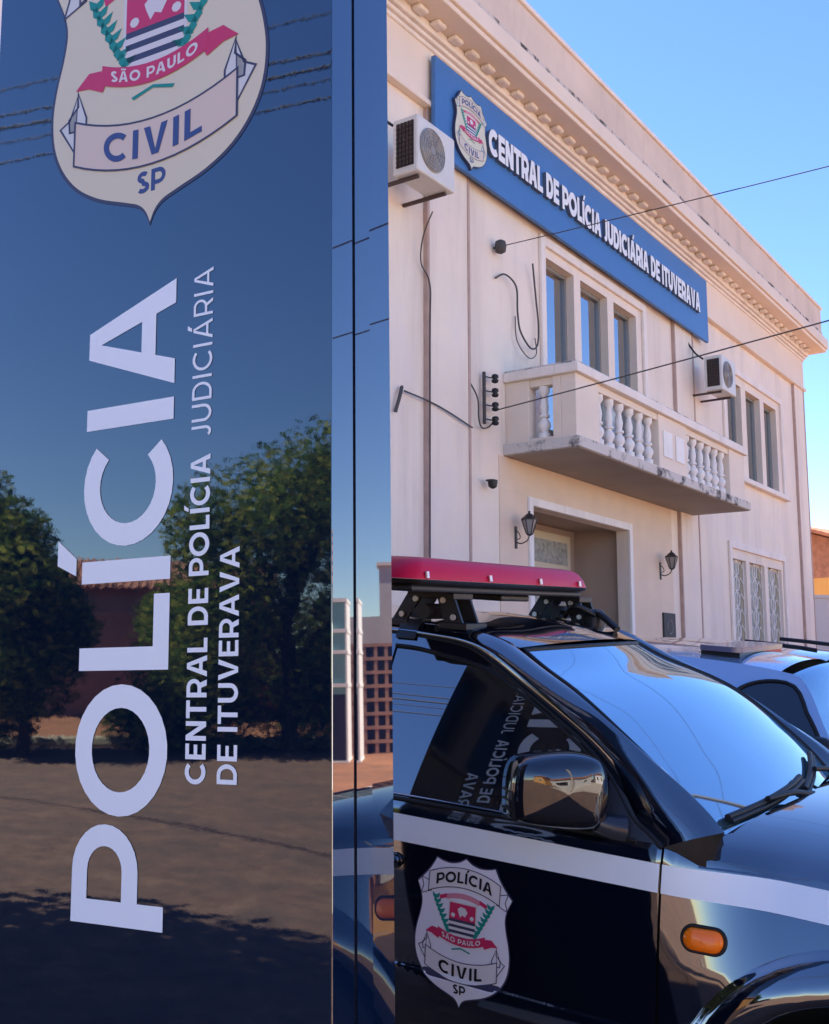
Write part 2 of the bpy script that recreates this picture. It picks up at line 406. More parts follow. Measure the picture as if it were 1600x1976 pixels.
g.grid([[(x, y, ground_z(x, y)) for x in ax] for y in ax])
tag(g.build('ground', M['road'], None, smooth=True), kind='structure')

# ---------------------------------------------------------------- police building
K = 1.2; U0 = 11.7
bu = lambda u: K*(u-U0)
bz = lambda z: K*z-.31
FX = Vector((math.cos(rad(55.5)), math.sin(rad(55.5)), 0)); FY = Vector((-FX.y, FX.x, 0))
BO = FY*5.5*K+FX*U0*K
HW = 11.58
B = empty('police_station', BO, rad(55.5))
tag(B, 'pink two-storey police station with a white stone balcony and a heavy cornice', 'building')
def wall_grid(mb, x0, x1, z0, z1, holes, y, depth, m=0, mr=0):
    xs = sorted({x0, x1, *[h[0] for h in holes], *[h[1] for h in holes]}); zs = sorted({z0, z1, *[h[2] for h in holes], *[h[3] for h in holes]})
    for a, b in zip(xs, xs[1:]):
        for c, d in zip(zs, zs[1:]):
            mx, mz = (a+b)/2, (c+d)/2
            if any(h[0] < mx < h[1] and h[2] < mz < h[3] for h in holes): continue
            mb.face([(a, y, c), (b, y, c), (b, y, d), (a, y, d)], m)
    for h in holes:
        a, b, c, d = h[:4]; q = depth if len(h) < 5 else h[4]
        mb.face([(a, y, c), (a, y, d), (a, y+q, d), (a, y+q, c)], mr); mb.face([(b, y, c), (b, y+q, c), (b, y+q, d), (b, y, d)], mr)
        mb.face([(a, y, d), (b, y, d), (b, y+q, d), (a, y+q, d)], mr); mb.face([(a, y, c), (a, y+q, c), (b, y+q, c), (b, y, c)], mr)
bal_op = [(bu(a), bu(b), bz(3.9), bz(6.20)) for a, b in ((10.65, 11.36), (11.54, 12.31), (12.50, 13.22))]
upR = [(bu(a), bu(b), bz(4.62), bz(6.17)) for a, b in ((16.85, 17.55), (17.80, 18.58), (18.80, 19.52))]
upL = [(-b, -a, c, d) for a, b, c, d in upR]
gwR = [(bu(a), bu(b), bz(1.25), bz(3.26)) for a, b in ((16.72, 17.45), (17.62, 18.42), (18.60, 19.40))]
gwL = [(-b, -a, c, d) for a, b, c, d in gwR]
door = (bu(10.20), bu(12.74), -.6, bz(3.27), .18)
holes = bal_op+upR+upL+gwR+gwL+[door]
mb = MB(); wall_grid(mb, -HW, HW, -.8, bz(7.62), holes, 0, .22)
mb.face([(-HW, 0, -.8), (-HW, 0, bz(7.62)), (-HW, 15, bz(7.62)), (-HW, 15, -.8)])
mb.face([(HW, 0, -.8), (HW, 15, -.8), (HW, 15, bz(7.62)), (HW, 0, bz(7.62))])
mb.face([(-HW, 15, -.8), (-HW, 15, bz(7.62)), (HW, 15, bz(7.62)), (HW, 15, -.8)])
mb.build('wall', M['wall'], B)
# frieze band, pilasters
mb = MB(); mb.box(-HW-.03, HW+.03, -.055, 0, bz(6.95), bz(7.55)); mb.box(-HW-.06, HW+.06, -.10, 0, bz(6.90), bz(6.952))
mb.build('frieze', M['wallband'], B, bevel=.01)
def pilaster(a, b, seams):
    mb = MB(); mb.box(a, b, -.045, .0, -.7, bz(6.90), 0)
    for s in seams: mb.box(s-.023, s+.023, -.056, -.0, -.7, bz(6.898), 1)
    mb.build('pilaster', [M['wall'], M['seam']], B)
for sg in (1, -1):
    a, b = sorted((sg*bu(8.17), sg*bu(8.90))); pilaster(a, b, (a, b))
    a, b = sorted((sg*bu(2.05), sg*bu(2.75))); pilaster(a, b, (a+.03, b) if sg > 0 else (a, b-.03))
# cornice
mb = MB()
def run(z0, z1, v, e, m=0): mb.box(-HW-e, HW+e, -v, .3, bz(z0), bz(z1), m)
run(7.505, 7.552, .085, .06, 1); run(7.554, 7.60, .125, .10, 1); run(7.602, 7.70, .17, .14, 1)
run(7.70, 7.76, .52, .40); run(7.762, 7.955, .56, .44)
mb.build('cornice', [M['wallband'], M['trim']], B, bevel=.015)
mb = MB(); run(7.957, 8.045, .515, .14); mb.build('cornice_edge', M['drip'], B, bevel=.012)
mb = MB(); run(8.047, 8.50, .50, .12); mb.build('parapet', M['attic'], B, bevel=.01)
mb = MB(); run(8.502, 8.56, .535, .15); mb.build('coping', M['trim'], B, bevel=.012)
mb = MB(); n = int(2*HW/.37)
for i in range(n):
    x = -HW+.2+i*(2*HW-.4)/(n-1)
    mb.box(x-.095, x+.095, -.30, -.168, bz(7.648), bz(7.7008))
mb.build('dentils', M['trim'], B, bevel=.03)
# roof behind the parapet
mb = MB(); zr = bz(8.2)
mb.face([(-HW, .4, zr), (HW, .4, zr), (HW-5, 7.5, zr+2.2), (-HW+5, 7.5, zr+2.2)]); mb.face([(HW, 15, zr), (-HW, 15, zr), (-HW+5, 7.5, zr+2.2), (HW-5, 7.5, zr+2.2)])
mb.face([(HW, .4, zr), (HW, 15, zr), (HW-5, 7.5, zr+2.2)]); mb.face([(-HW, 15, zr), (-HW, .4, zr), (-HW+5, 7.5, zr+2.2)])
mb.build('roof', M['rooftile'], B)

# windows of the building
def window(holes_, frame_m, pane_m, surround, y=.0, sill=True, mull=True, patterned=False, name='window', glassdepth=.17):
    a, b, c, d = surround; t = .13; mb = MB()
    mb.box(a, a+t, -.05, 0, c, d); mb.box(b-t, b, -.05, 0, c, d); mb.box(a+t, b-t, -.05, 0, d-t, d)
    if sill: mb.box(a-.06, b+.06, -.12, 0, c-.10, c)
    w = mb.build(name, M['trim'], B, bevel=.012)
    fr = MB(); pn = MB()
    for (x0, x1, z0, z1) in holes_:
        e = .055; g0 = glassdepth
        fr.box(x0+.003, x0+e, g0-.05, g0, z0+.003, z1-.003); fr.box(x1-e, x1-.003, g0-.05, g0, z0+.003, z1-.003)
        fr.box(x0+e, x1-e, g0-.05, g0, z1-e, z1-.003); fr.box(x0+e, x1-e, g0-.05, g0, z0+.003, z0+e)
        if mull: fr.box((x0+x1)/2-.02, (x0+x1)/2+.02, g0-.045, g0-.004, z0+e, z1-e); fr.box(x0+e, x1-e, g0-.04, g0-.006, z0+.72*(z1-z0)-.02, z0+.72*(z1-z0)+.02)
        pn.face([(x0, g0-.012, z0), (x1, g0-.012, z0), (x1, g0-.012, z1), (x0, g0-.012, z1)])
    fr.build('window_frame', frame_m, w); pn.build('pane', pane_m, w)
    if patterned:
        gm = MB()
        for (x0, x1, z0, z1) in holes_:
            k = max(1, int((z1-z0)/.30)); xc = (x0+x1)/2
            for i in range(k):
                zc = z0+(i+.5)*(z1-z0)/k; r = .145
                gm.tube([(xc+r*math.cos(q*math.pi/6), .06, zc+r*math.sin(q*math.pi/6)) for q in range(13)], .011, 5, caps=False)
                for s in (-1, 1):
                    gm.tube([(xc+s*.40, .06, zc), (xc+s*.24, .06, zc+.12), (xc+s*.14, .06, zc), (xc+s*.24, .06, zc-.12), (xc+s*.40, .06, zc)], .011, 5, caps=False)
            for xb in (x0+.02, xc, x1-.02): gm.tube([(xb, .06, z0), (xb, .06, z1)], .010, 5, caps=False)
        gm.build('grille', M['white'], w)
    return w
window(bal_op, M['alu'], M['glass'], (bu(10.47), bu(13.50), bz(3.86), bz(6.42)), sill=False, mull=False)
window(upR, M['alu'], M['glass'], (bu(16.58), bu(19.85), bz(4.62), bz(6.42)), mull=False)
window(upL, M['alu'], M['glass'], (-bu(19.85), -bu(16.58), bz(4.62), bz(6.42)), mull=False)
window(gwR, M['creamframe'], M['pattern'], (bu(16.58), bu(19.62), bz(1.25), bz(3.52)), mull=False, patterned=True, glassdepth=.14)
window(gwL, M['creamframe'], M['pattern'], (-bu(19.62), -bu(16.58), bz(1.25), bz(3.52)), mull=False, patterned=True, glassdepth=.14)

# entrance porch
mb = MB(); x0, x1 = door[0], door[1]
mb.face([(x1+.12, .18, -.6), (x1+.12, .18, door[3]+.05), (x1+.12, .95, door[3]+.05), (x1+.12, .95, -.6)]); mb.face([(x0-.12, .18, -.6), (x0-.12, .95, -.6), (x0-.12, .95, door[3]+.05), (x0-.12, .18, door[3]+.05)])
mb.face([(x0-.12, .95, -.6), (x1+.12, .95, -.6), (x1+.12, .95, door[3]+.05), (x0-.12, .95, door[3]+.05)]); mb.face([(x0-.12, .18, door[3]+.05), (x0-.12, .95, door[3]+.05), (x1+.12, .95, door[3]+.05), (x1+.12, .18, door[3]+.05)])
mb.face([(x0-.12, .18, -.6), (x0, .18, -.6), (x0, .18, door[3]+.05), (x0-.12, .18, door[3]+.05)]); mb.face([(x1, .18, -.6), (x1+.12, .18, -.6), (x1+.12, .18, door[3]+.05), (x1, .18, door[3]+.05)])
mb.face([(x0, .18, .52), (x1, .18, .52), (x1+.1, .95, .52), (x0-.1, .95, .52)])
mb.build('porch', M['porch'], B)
mb = MB(); t = .11
mb.box(x0-t, x0, -.045, 0, -.6, door[3]+t); mb.box(x1, x1+t, -.045, 0, -.6, door[3]+t); mb.box(x0, x1, -.045, 0, door[3], door[3]+t)
mb.build('door_surround', M['white'], B, bevel=.01)
da, db = bu(11.50), bu(12.62)
mb = MB(); mb.box(da, db, .885, .945, .52, 3.56)
dl = mb.build('inner_door', M['creamframe'], B, bevel=.01)
for a, b, c, d in ((.14, db-da-.14, 3.10, 3.44), (.14, .60, 1.5, 2.95), (.74, db-da-.14, 1.5, 2.95)): MB().box(da+a, da+b, .868, .885, c, d).build('door_glass', M['pattern'], dl)

# warm bounce light under the balcony, painted as ochre wall colour
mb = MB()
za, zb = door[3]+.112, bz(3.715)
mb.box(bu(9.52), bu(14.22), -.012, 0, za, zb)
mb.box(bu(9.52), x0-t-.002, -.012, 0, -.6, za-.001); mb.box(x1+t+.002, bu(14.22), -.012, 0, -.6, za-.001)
mb.build('bounce_tint', M['ochre'], B)

# balcony
bx0, bx1, bv = bu(9.62), bu(15.02), .87*K
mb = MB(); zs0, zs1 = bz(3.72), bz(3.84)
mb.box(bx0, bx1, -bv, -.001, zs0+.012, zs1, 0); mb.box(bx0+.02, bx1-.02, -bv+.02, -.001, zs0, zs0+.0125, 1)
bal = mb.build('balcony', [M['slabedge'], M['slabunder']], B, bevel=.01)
zt0, zt1 = bz(4.50), bz(4.60); f0 = -bv+.07; pt = .20; zo1 = bz(4.42)
L0, R0 = bx0+.07, bx1-.07
mb = MB()
u1, u2, u3, u4 = bu(10.22), bu(11.85), bu(12.75), bu(14.35)
for a, b in ((L0, u1), (u2, u3), (u4, R0)): mb.box(a, b, f0, f0+pt, zs1+.001, zt0, 0)
for a, b in ((u1, u2), (u3, u4)):
    mb.box(a, b, f0+.02, f0+pt-.02, zo1, zt0, 0); mb.box(a, b, f0+.02, f0+pt-.02, zs1+.001, zs1+.05, 0)
for X0, X1 in ((L0, L0+pt), (R0-pt, R0)):
    mb.box(X0, X1, f0+pt+.001, -.66, zs1+.001, zt0, 0); mb.box(X0, X1, -.33, -.001, zs1+.001, zt0, 0)
    mb.box(X0+.02, X1-.02, -.659, -.331, zo1, zt0, 0); mb.box(X0+.02, X1-.02, -.659, -.331, zs1+.001, zs1+.05, 0)
mb.build('parapet_wall', M['wallband'], bal, bevel=.008)
mb = MB(); mb.box(u2+.14, (u2+u3)/2-.07, f0-.018, f0, zs1+.20, zo1-.12); mb.box((u2+u3)/2+.07, u3-.14, f0-.018, f0, zs1+.20, zo1-.12)
mb.build('relief_panel', M['white'], bal, bevel=.008)
mb = MB(); o_ = .06
mb.box(L0-o_, R0+o_, f0-o_, f0+pt+o_, zt0+.001, zt1, 0); mb.box(L0-o_, L0+pt+o_, f0+pt+o_+.001, -.001, zt0+.001, zt1, 0); mb.box(R0-pt-o_, R0+o_, f0+pt+o_+.001, -.001, zt0+.001, zt1, 0)
mb.box(L0-.02, R0+.02, f0-.02, f0+pt+.02, zt1+.0005, zt1+.035, 1); mb.box(L0-.02, L0+pt+.02, f0+pt+.021, -.001, zt1+.0005, zt1+.035, 1); mb.box(R0-pt-.02, R0+.02, f0+pt+.021, -.001, zt1+.0005, zt1+.035, 1)
mb.build('handrail', [M['trim'], M['slabedge']], bal, bevel=.012)
hb = zo1-(zs1+.05)
prof = [(.062, 0), (.062, .09), (.036, .12), (.050, .17), (.070, .23), (.066, .30), (.036, .37), (.034, .39), (.058, .41), (.058, .45), (.036, .47), (.046, .56), (.050, .62), (.038, .74), (.030, .82), (.044, .86), (.062, .90), (.062, 1.0)]
prof = [(r*1.12, h*hb) for r, h in prof]
spots = [(u1+(k+.55)*(u2-u1)/6.1, f0+pt/2) for k in range(6)]+[(u3+(k+.55)*(u4-u3)/6.1, f0+pt/2) for k in range(6)]+[(L0+pt/2, -.495), (R0-pt/2, -.495)]
b0 = None
for (x, y) in spots:
    if b0 is None: b0 = MB().lathe(prof, (0, 0, 0), 14).build('baluster', M['white'], bal, smooth=True, angle=50); c = b0
    else: c = b0.copy(); COL.objects.link(c); c.parent = bal
    c.location = (x, y, zs1+.05)

# ---------------------------------------------------------------- things on the facade
def on_wall(x, y, z): p = BO+FX*x+FY*y; return (p.x, p.y, z)
def facade_thing(name, x, y, z): return empty(name, on_wall(x, y, z), rad(55.5))
# the long blue sign
sg = facade_thing('facade_sign', bu(11.92), -.0, bz(6.925)); sx0, sx1 = bu(8.16)-bu(11.92), bu(15.69)-bu(11.92); szh = .585
tag(sg, 'long blue sign board under the cornice reading CENTRAL DE POLÍCIA JUDICIÁRIA DE ITUVERAVA', 'sign')
MB().box(sx0, sx1, -.16, -.102, -szh, szh).build('board', M['signblue'], sg, bevel=.006)
MB().box(sx0+.3, sx1-.3, -.102, 0, -szh+.15, -szh+.22).box(sx0+.3, sx1-.3, -.102, 0, szh-.22, szh-.15).build('batten', M['alu'], sg)
for gl in fit_text('CENTRAL DE POLÍCIA JUDICIÁRIA DE ITUVERAVA', bu(9.09)-bu(11.92), bu(15.24)-bu(11.92), -.175, .345, .27, .05):
    T = tri2d(gl); mb = MB()
    mb.tris(T, lambda a, b: (a, -.215, b), 0)
    cnt = {}
    for t in T[1]:
        for e in ((t[0], t[1]), (t[1], t[2]), (t[2], t[0])): cnt.setdefault(tuple(sorted(e)), []).append(e)
    for k, v in cnt.items():
        if len(v) == 1:
            (ax_, az), (cx_, cz) = T[0][v[0][0]], T[0][v[0][1]]
            mb.face([(ax_, -.215, az), (ax_, -.161, az), (cx_, -.161, cz), (cx_, -.215, cz)], 1)
    mb.build('letter', [M['letter'], M['letterside']], sg)
mb = MB(); ex, ew = bu(8.76)-bu(11.92), .74
eo = mirror_half(spline([(0, .334), (.16, .262), (.31, .294), (.42, .10), (.5, 0), (.44, -.22), (.5, -.62), (.44, -.9), (.25, -1.09), (.055, -1.175), (0, -1.266)], 2))
mb.prism([(ex+a*ew, .19+b*ew*.80) for a, b in eo], lambda a, b, d: (a, d, b), -.162, -.20, 1)
badge(mb, lambda a, b, l: (ex+a*ew, -.201-l, .19+b*ew*.80), .0012)
mb.build('emblem', EC, sg)

# air conditioners
def ac(x, z, label, y0=-.30):
    r = facade_thing('air_conditioner', x, 0, z)
    tag(r, label, 'air conditioner', 'outdoor air conditioner units on the facade')
    w, h, d0, d1 = .72, .62, y0, y0-.32
    MB().box(0, w, d1, d0, 0, h).build('casing', M['acbody'], r, bevel=.02)
    mb = MB(); mb.box(-.006, .004, d1+.05, d0-.05, .07, h-.06, 0)
    for k in range(9): mb.box(-.014, -.006, d1+.05, d0-.05, .08+k*.052, .088+k*.052, 1)
    for k in range(5): mb.box(-.016, -.006, d1+.06+k*.045, d1+.066+k*.045, .07, h-.06, 1)
    mb.build('side_grille', [M['acgrille'], M['black']], r)
    mb = MB(); cx, cz, R_ = .27, h/2, .235
    mb.grid([[(cx+q*math.cos(2*math.pi*k/28), y, cz+q*math.sin(2*math.pi*k/28)) for k in range(28)] for q, y in ((R_, d1-.012), (R_-.02, d1-.018), (.0, d1-.018))], 0, True)
    for q in (.06, .10, .14, .18, .215): mb.tube([(cx+q*math.cos(2*math.pi*k/24), d1-.022, cz+q*math.sin(2*math.pi*k/24)) for k in range(25)], .004, 4, 1, False)
    for k in range(12): mb.tube([(cx+.05*math.cos(k*math.pi/6), d1-.026, cz+.05*math.sin(k*math.pi/6)), (cx+.225*math.cos(k*math.pi/6), d1-.024, cz+.225*math.sin(k*math.pi/6))], .003, 4, 1, False)
    mb.build('fan_guard', [M['acfan'], M['alu']], r, smooth=False)
    mb = MB()
    for xx in (.10, w-.10): mb.box(xx-.02, xx+.02, d1+.06, -.001, -.035, -.004)
    mb.build('bracket', M['acgrille'], r)
    mb = MB(); mb.tube(spline([(w*.05, d0+.02, h*.95), (-.02, d0+.12, h+.06), (.02, d0+.2, h+.16), (-.03, d0+.27, h+.30)], 5), .016, 6)
    mb.build('pipe', M['black'], r, smooth=True)
    return r
ac(bu(7.30), bz(5.80), 'white air conditioner with a round fan at the left end of the blue sign')
a2 = ac(bu(15.10), bz(5.54), 'white air conditioner below the right end of the blue sign beside the upper window')
# drain hose below the first unit
mb = MB(); hx = bu(7.95)
mb.tube(spline([on_wall(hx-.02, -.30, bz(5.71)), on_wall(hx+.0, -.16, bz(5.50)), on_wall(hx+.12, -.05, bz(5.3)), on_wall(hx+.27, -.07, bz(5.12)), on_wall(hx+.27, -.07, bz(4.6)), on_wall(hx+.26, -.07, bz(2.4))], 6), .008, 6)
tag(mb.build('drain_hose', M['cable'], None, smooth=True), 'thin grey drain hose running down the wall under the left air conditioner', 'hose')
# lanterns
def lantern(x, z, label):
    r = facade_thing('wall_lantern', x, -.012, z); r.scale = (.66, .66, .66)
    tag(r, label, 'lantern', 'iron wall lanterns by the entrance')
    mb = MB(); mb.box(-.035, .035, -.022, 0, -.22, .20); mb.tube(spline([(0, -.02, -.10), (0, -.12, -.13), (0, -.25, -.08), (0, -.30, .02)], 6), .012, 6)
    mb.tube(spline([(0, -.02, .12), (0, -.08, .06), (0, -.10, -.02), (0, -.04, -.05)], 5), .009, 6)
    mb.build('bracket', M['iron'], r, smooth=False)
    mb = MB(); mb.lathe([(.02, .0), (.055, .02), (.06, .035)], (0, -.30, .0), 6); mb.lathe([(.15, .30), (.155, .325), (.11, .36), (.05, .42), (.02, .43), (.025, .47)], (0, -.30, 0), 6)
    for k in range(6):
        a = k*math.pi/3; mb.tube([(.06*math.cos(a), -.30+.06*math.sin(a), .035), (.145*math.cos(a), -.30+.145*math.sin(a), .30)], .010, 5)
    mb.build('cage', M['iron'], r)
    MB().lathe([(.052, .036), (.132, .299)], (0, -.30, 0), 6).build('glass', M['lampglass'], r)
lantern(bu(9.84), bz(2.90), 'iron lantern on the left of the entrance, partly over the doorway')
lantern(bu(13.76), bz(2.84), 'iron lantern on the right of the entrance above the dark plaque')
# plaque
pq = facade_thing('wall_plaque', bu(13.99), -.013, bz(2.0)); tag(pq, 'dark metal plaque on the wall to the right of the entrance', 'plaque')
mb = MB(); mb.box(-.25, .25, -.03, 0, -.45, .34); mb.build('plate', M['plaque'], pq, bevel=.006)
mb = MB(); mb.tube([(.11*math.cos(k*math.pi/8), -.032, .12+.11*math.sin(k*math.pi/8)) for k in range(17)], .006, 5, caps=False)
for k in range(5): mb.box(-.17, .17, -.033, -.030, -.10-k*.06, -.088-k*.06)
mb.build('relief', M['alu'], pq)
# insulator rack and knobs
rk = facade_thing('insulator_rack', bu(9.24), -.046, bz(4.22)); tag(rk, 'dark upright rack of cable insulators on the wall beside the balcony', 'insulator rack')
MB().box(-.11, -.075, -.03, 0, -.30, .34).build('bar', M['cable'], rk)
for k in range(4):
    mb = MB(); z = -.24+k*.175; mb.lathe([(.02, -.055), (.04, -.045), (.045, -.02), (.025, -.005), (.045, .015), (.04, .045), (.02, .055)], (.075, -.07, z), 10)
    mb.tube([(-.09, -.02, z), (.075, -.07, z)], .008, 5)
    mb.build('insulator', M['black'], rk, smooth=True)
kn = facade_thing('wire_insulator', bu(9.47), -.0, bz(5.92)); tag(kn, 'round dark cable insulator high on the wall left of the balcony windows', 'insulator')
MB().lathe([(.03, -.09), (.065, -.07), (.075, 0), (.065, .06), (.03, .08)], (0, -.10, 0), 12).tube([(0, 0, 0), (0, -.1, 0)], .015, 6).build('knob', M['cable'], kn, smooth=True)
cm = facade_thing('wall_camera', bu(9.22), -.046, bz(3.40)); tag(cm, 'small black dome camera on the wall under the left end of the balcony', 'camera')
MB().lathe([(.02, -.10), (.05, -.08), (.06, -.03), (.06, .0), (.03, .01)], (0, -.08, 0), 12).box(-.03, .03, -.08, 0, -.005, .012).build('dome', M['black'], cm, smooth=True, angle=40)
# hanging loop of cable
W_ = lambda u, z, v=.03: on_wall(bu(u), -v*K, bz(z))
mb = MB()
mb.tube(spline([W_(9.45, 5.58), W_(9.60, 5.66, .06), W_(9.80, 5.58, .08), W_(9.86, 5.32, .06), W_(9.92, 5.12, .06), W_(10.1, 4.98, .08), W_(10.26, 5.05, .08), W_(10.33, 5.3, .06), W_(10.30, 5.6, .05), W_(10.18, 5.96, .08)], 6), .012, 6)
mb.tube(spline([W_(9.86, 5.28), W_(9.84, 5.0, .06), W_(10.05, 4.86, .08), W_(10.25, 4.95, .07), W_(10.30, 5.15)], 6), .007, 6)
tag(mb.build('cable_loop', M['cable'], None, smooth=True), 'slack loop of grey cable hanging on the wall left of the balcony windows', 'cable')
mb = MB()
mb.tube(spline([W_(8.92, 4.35), W_(9.02, 4.20, .06), W_(9.04, 4.0, .06), W_(9.12, 3.92, .05), W_(9.25, 3.96, .06), W_(9.32, 4.05, .08)], 6), .010, 6)
mb.tube(spline([W_(7.80, 4.02), W_(8.3, 3.98, .06), W_(8.9, 3.88, .07)], 5), .010, 6)
mb.tube(spline([W_(7.76, 4.05), W_(7.70, 3.95, .05), W_(7.66, 3.8)], 4), .02, 6)
tag(mb.build('wall_wiring', M['cable'], None, smooth=True), 'thin grey wiring curling from the pilaster to the insulator rack', 'cable')

# ---------------------------------------------------------------- totem sign
TX = Vector((math.sin(rad(118.5)), math.cos(rad(118.5)), 0)); TP = Vector((-.1799, 2.4, 0))
tz = ground_z(TP.x-.5, TP.y+.4)-.02; tl = TP+TX*.0131*(EYE-tz); TW, TT = 1.155, .265
tm = empty('totem_sign', (tl.x, tl.y, tz)); tm.rotation_euler = (0, -.0131, rad(-28.5))
tag(tm, 'tall glossy dark blue totem with a police badge and the word POLÍCIA running upwards', 'totem sign')
zt = 3.95-tz; zz = lambda z: z-tz
MB().box(-TW, 0, 0, .0915, 0, zt).build('front_panel', [M['totem'], M['totemside']], tm, bevel=.0025).data.polygons[1].material_index = 1
mb = MB(); mb.box(-TW+.006, -.007, .0916, .1014, 0, zt-.004); mb.build('core', M['black'], tm)
mb = MB(); pl = [(0, .1015), (.0004, .168), (0, TT), (-TW, TT), (-TW, .1015)]
mb.prism([(a, b) for a, b in pl], lambda a, b, d: (a, b, d), 0, zt); mb.build('back_panel', [M['totemside'], M['totemback']], tm, bevel=.002).data.polygons[4].material_index = 1
MB().box(-TW-.12, .12, -.10, TT+.10, -.25, .06).build('plinth', M['concrete'], tm, bevel=.01)
def totem_face(front):
    def place(base, y, ofs=0):
        d = (-.0016-ofs) if front else (TT+.0016+ofs)
        s0 = -base if front else -TW+base; sg_ = -1 if front else 1
        return lambda a, b: (s0+sg_*b, d, zz(a))
    for words in (( [('POLÍCIA', .954, 2.528, .4625, .290, .19, .115)], ), ([('CENTRAL DE POLÍCIA', 1.290, 2.066, .345, .060, .20, .13), ('JUDICIÁRIA', 2.110, 2.536, .345, .060, .13, .20), ('DE ITUVERAVA', 1.293, 1.836, .2545, .057, .19, .12)], )):
        for (t, z0, z1, base, cap, w, tr) in words[0]:
            for gl in fit_text(t, z0, z1, 0, cap, w, tr):
                V, T = tri2d(gl)
                if not front: T = [q[::-1] for q in T]
                MB().tris((V, T), place(base, 0)).build('letter', M['totemtext'], tm)
    mb = MB(); cx = -.556 if front else -TW+.556; e = -1 if front else 1; yy = -.0008 if front else TT+.0008
    badge(mb, (lambda a, b, l: (cx+a*.745, yy-l, zz(3.447+b*.60))) if front else (lambda a, b, l: (cx-a*.745, yy+l, zz(3.447+b*.60))), .0005)
    mb.build('emblem', EC, tm)
totem_face(True); totem_face(False)

# ---------------------------------------------------------------- police car (local frame: X nose, Y left, Z up; origin on the ground)
cm_ = Matrix(((CN.x, CA.x, CU.x, CAR_O.x), (CN.y, CA.y, CU.y, CAR_O.y), (CN.z, CA.z, CU.z, CAR_O.z), (0, 0, 0, 1)))
CAR = empty('police_car', mtx=cm_)
tag(CAR, 'dark navy police car with white stripe, door badge and red light bar', 'car')
def sm(a, b, x): t = max(0, min(1, (x-a)/(b-a))); return t*t*(3-2*t)
def halfw(x, z):
    if z <= 1.12: w = .885+.02*max(0, 1-((z-.8)/.32)**2)
    else: w = .885-.36*(z-1.12)-.1*(z-1.12)**2
    if z < .645: w += .006*(1-sm(.636, .645, z))-.08*max(0, (.56-z)/.3)**2
    w -= .34*max(0, z-.83)*sm(.90, 1.26, x)
    w -= .26*max(0, (x-1.35)/1.0)**2.2 + .10*max(0, (-1.5-x)/.9)**2
    return w
side = lambda x, z, d=0, sgn=-1: (x, sgn*(halfw(x, z)+d), z)
def side_normals(o, sgn):
    ns = []
    for v in o.data.vertices:
        x, z = v.co.x, v.co.z; e = .004
        n = Vector((-(halfw(x+e, z)-halfw(x-e, z))/(2*e), 1, -(halfw(x, z+e)-halfw(x, z-e))/(2*e))).normalized()
        ns.append((n.x, sgn*n.y, n.z))
    o.data.normals_split_custom_set_from_vertices(ns)
def panel(name, polys, m, parent=CAR, holes=(), d=0, step=.05, rows=(), sides=(-1, 1), one=False, solid=.012):
    out = []
    T = tri2d(polys, holes, step, rows)
    for sgn in sides:
        V, t = T
        if sgn > 0: t = [q[::-1] for q in t]
        # keep outward normals: local (x, z) seen from the right side is counter-clockwise
        o = MB().tris((V, t), lambda a, b: side(a, b, d, sgn)).build(name, m, parent, smooth=True)
        side_normals(o, sgn)
        out.append(o)
    return out
XN, XR = 2.28, -2.42
AX, AZ, AR = 1.50, .44, .53
def arch(cx, a0, a1, r, n=18): return [(cx+r*math.cos(rad(a0+(a1-a0)*k/n)), AZ+r*math.sin(rad(a0+(a1-a0)*k/n))) for k in range(n+1)]
SM = .926                     # front seam of the door
seam_f = lambda z: .919+.008*max(0, (1.1-z)/.45)
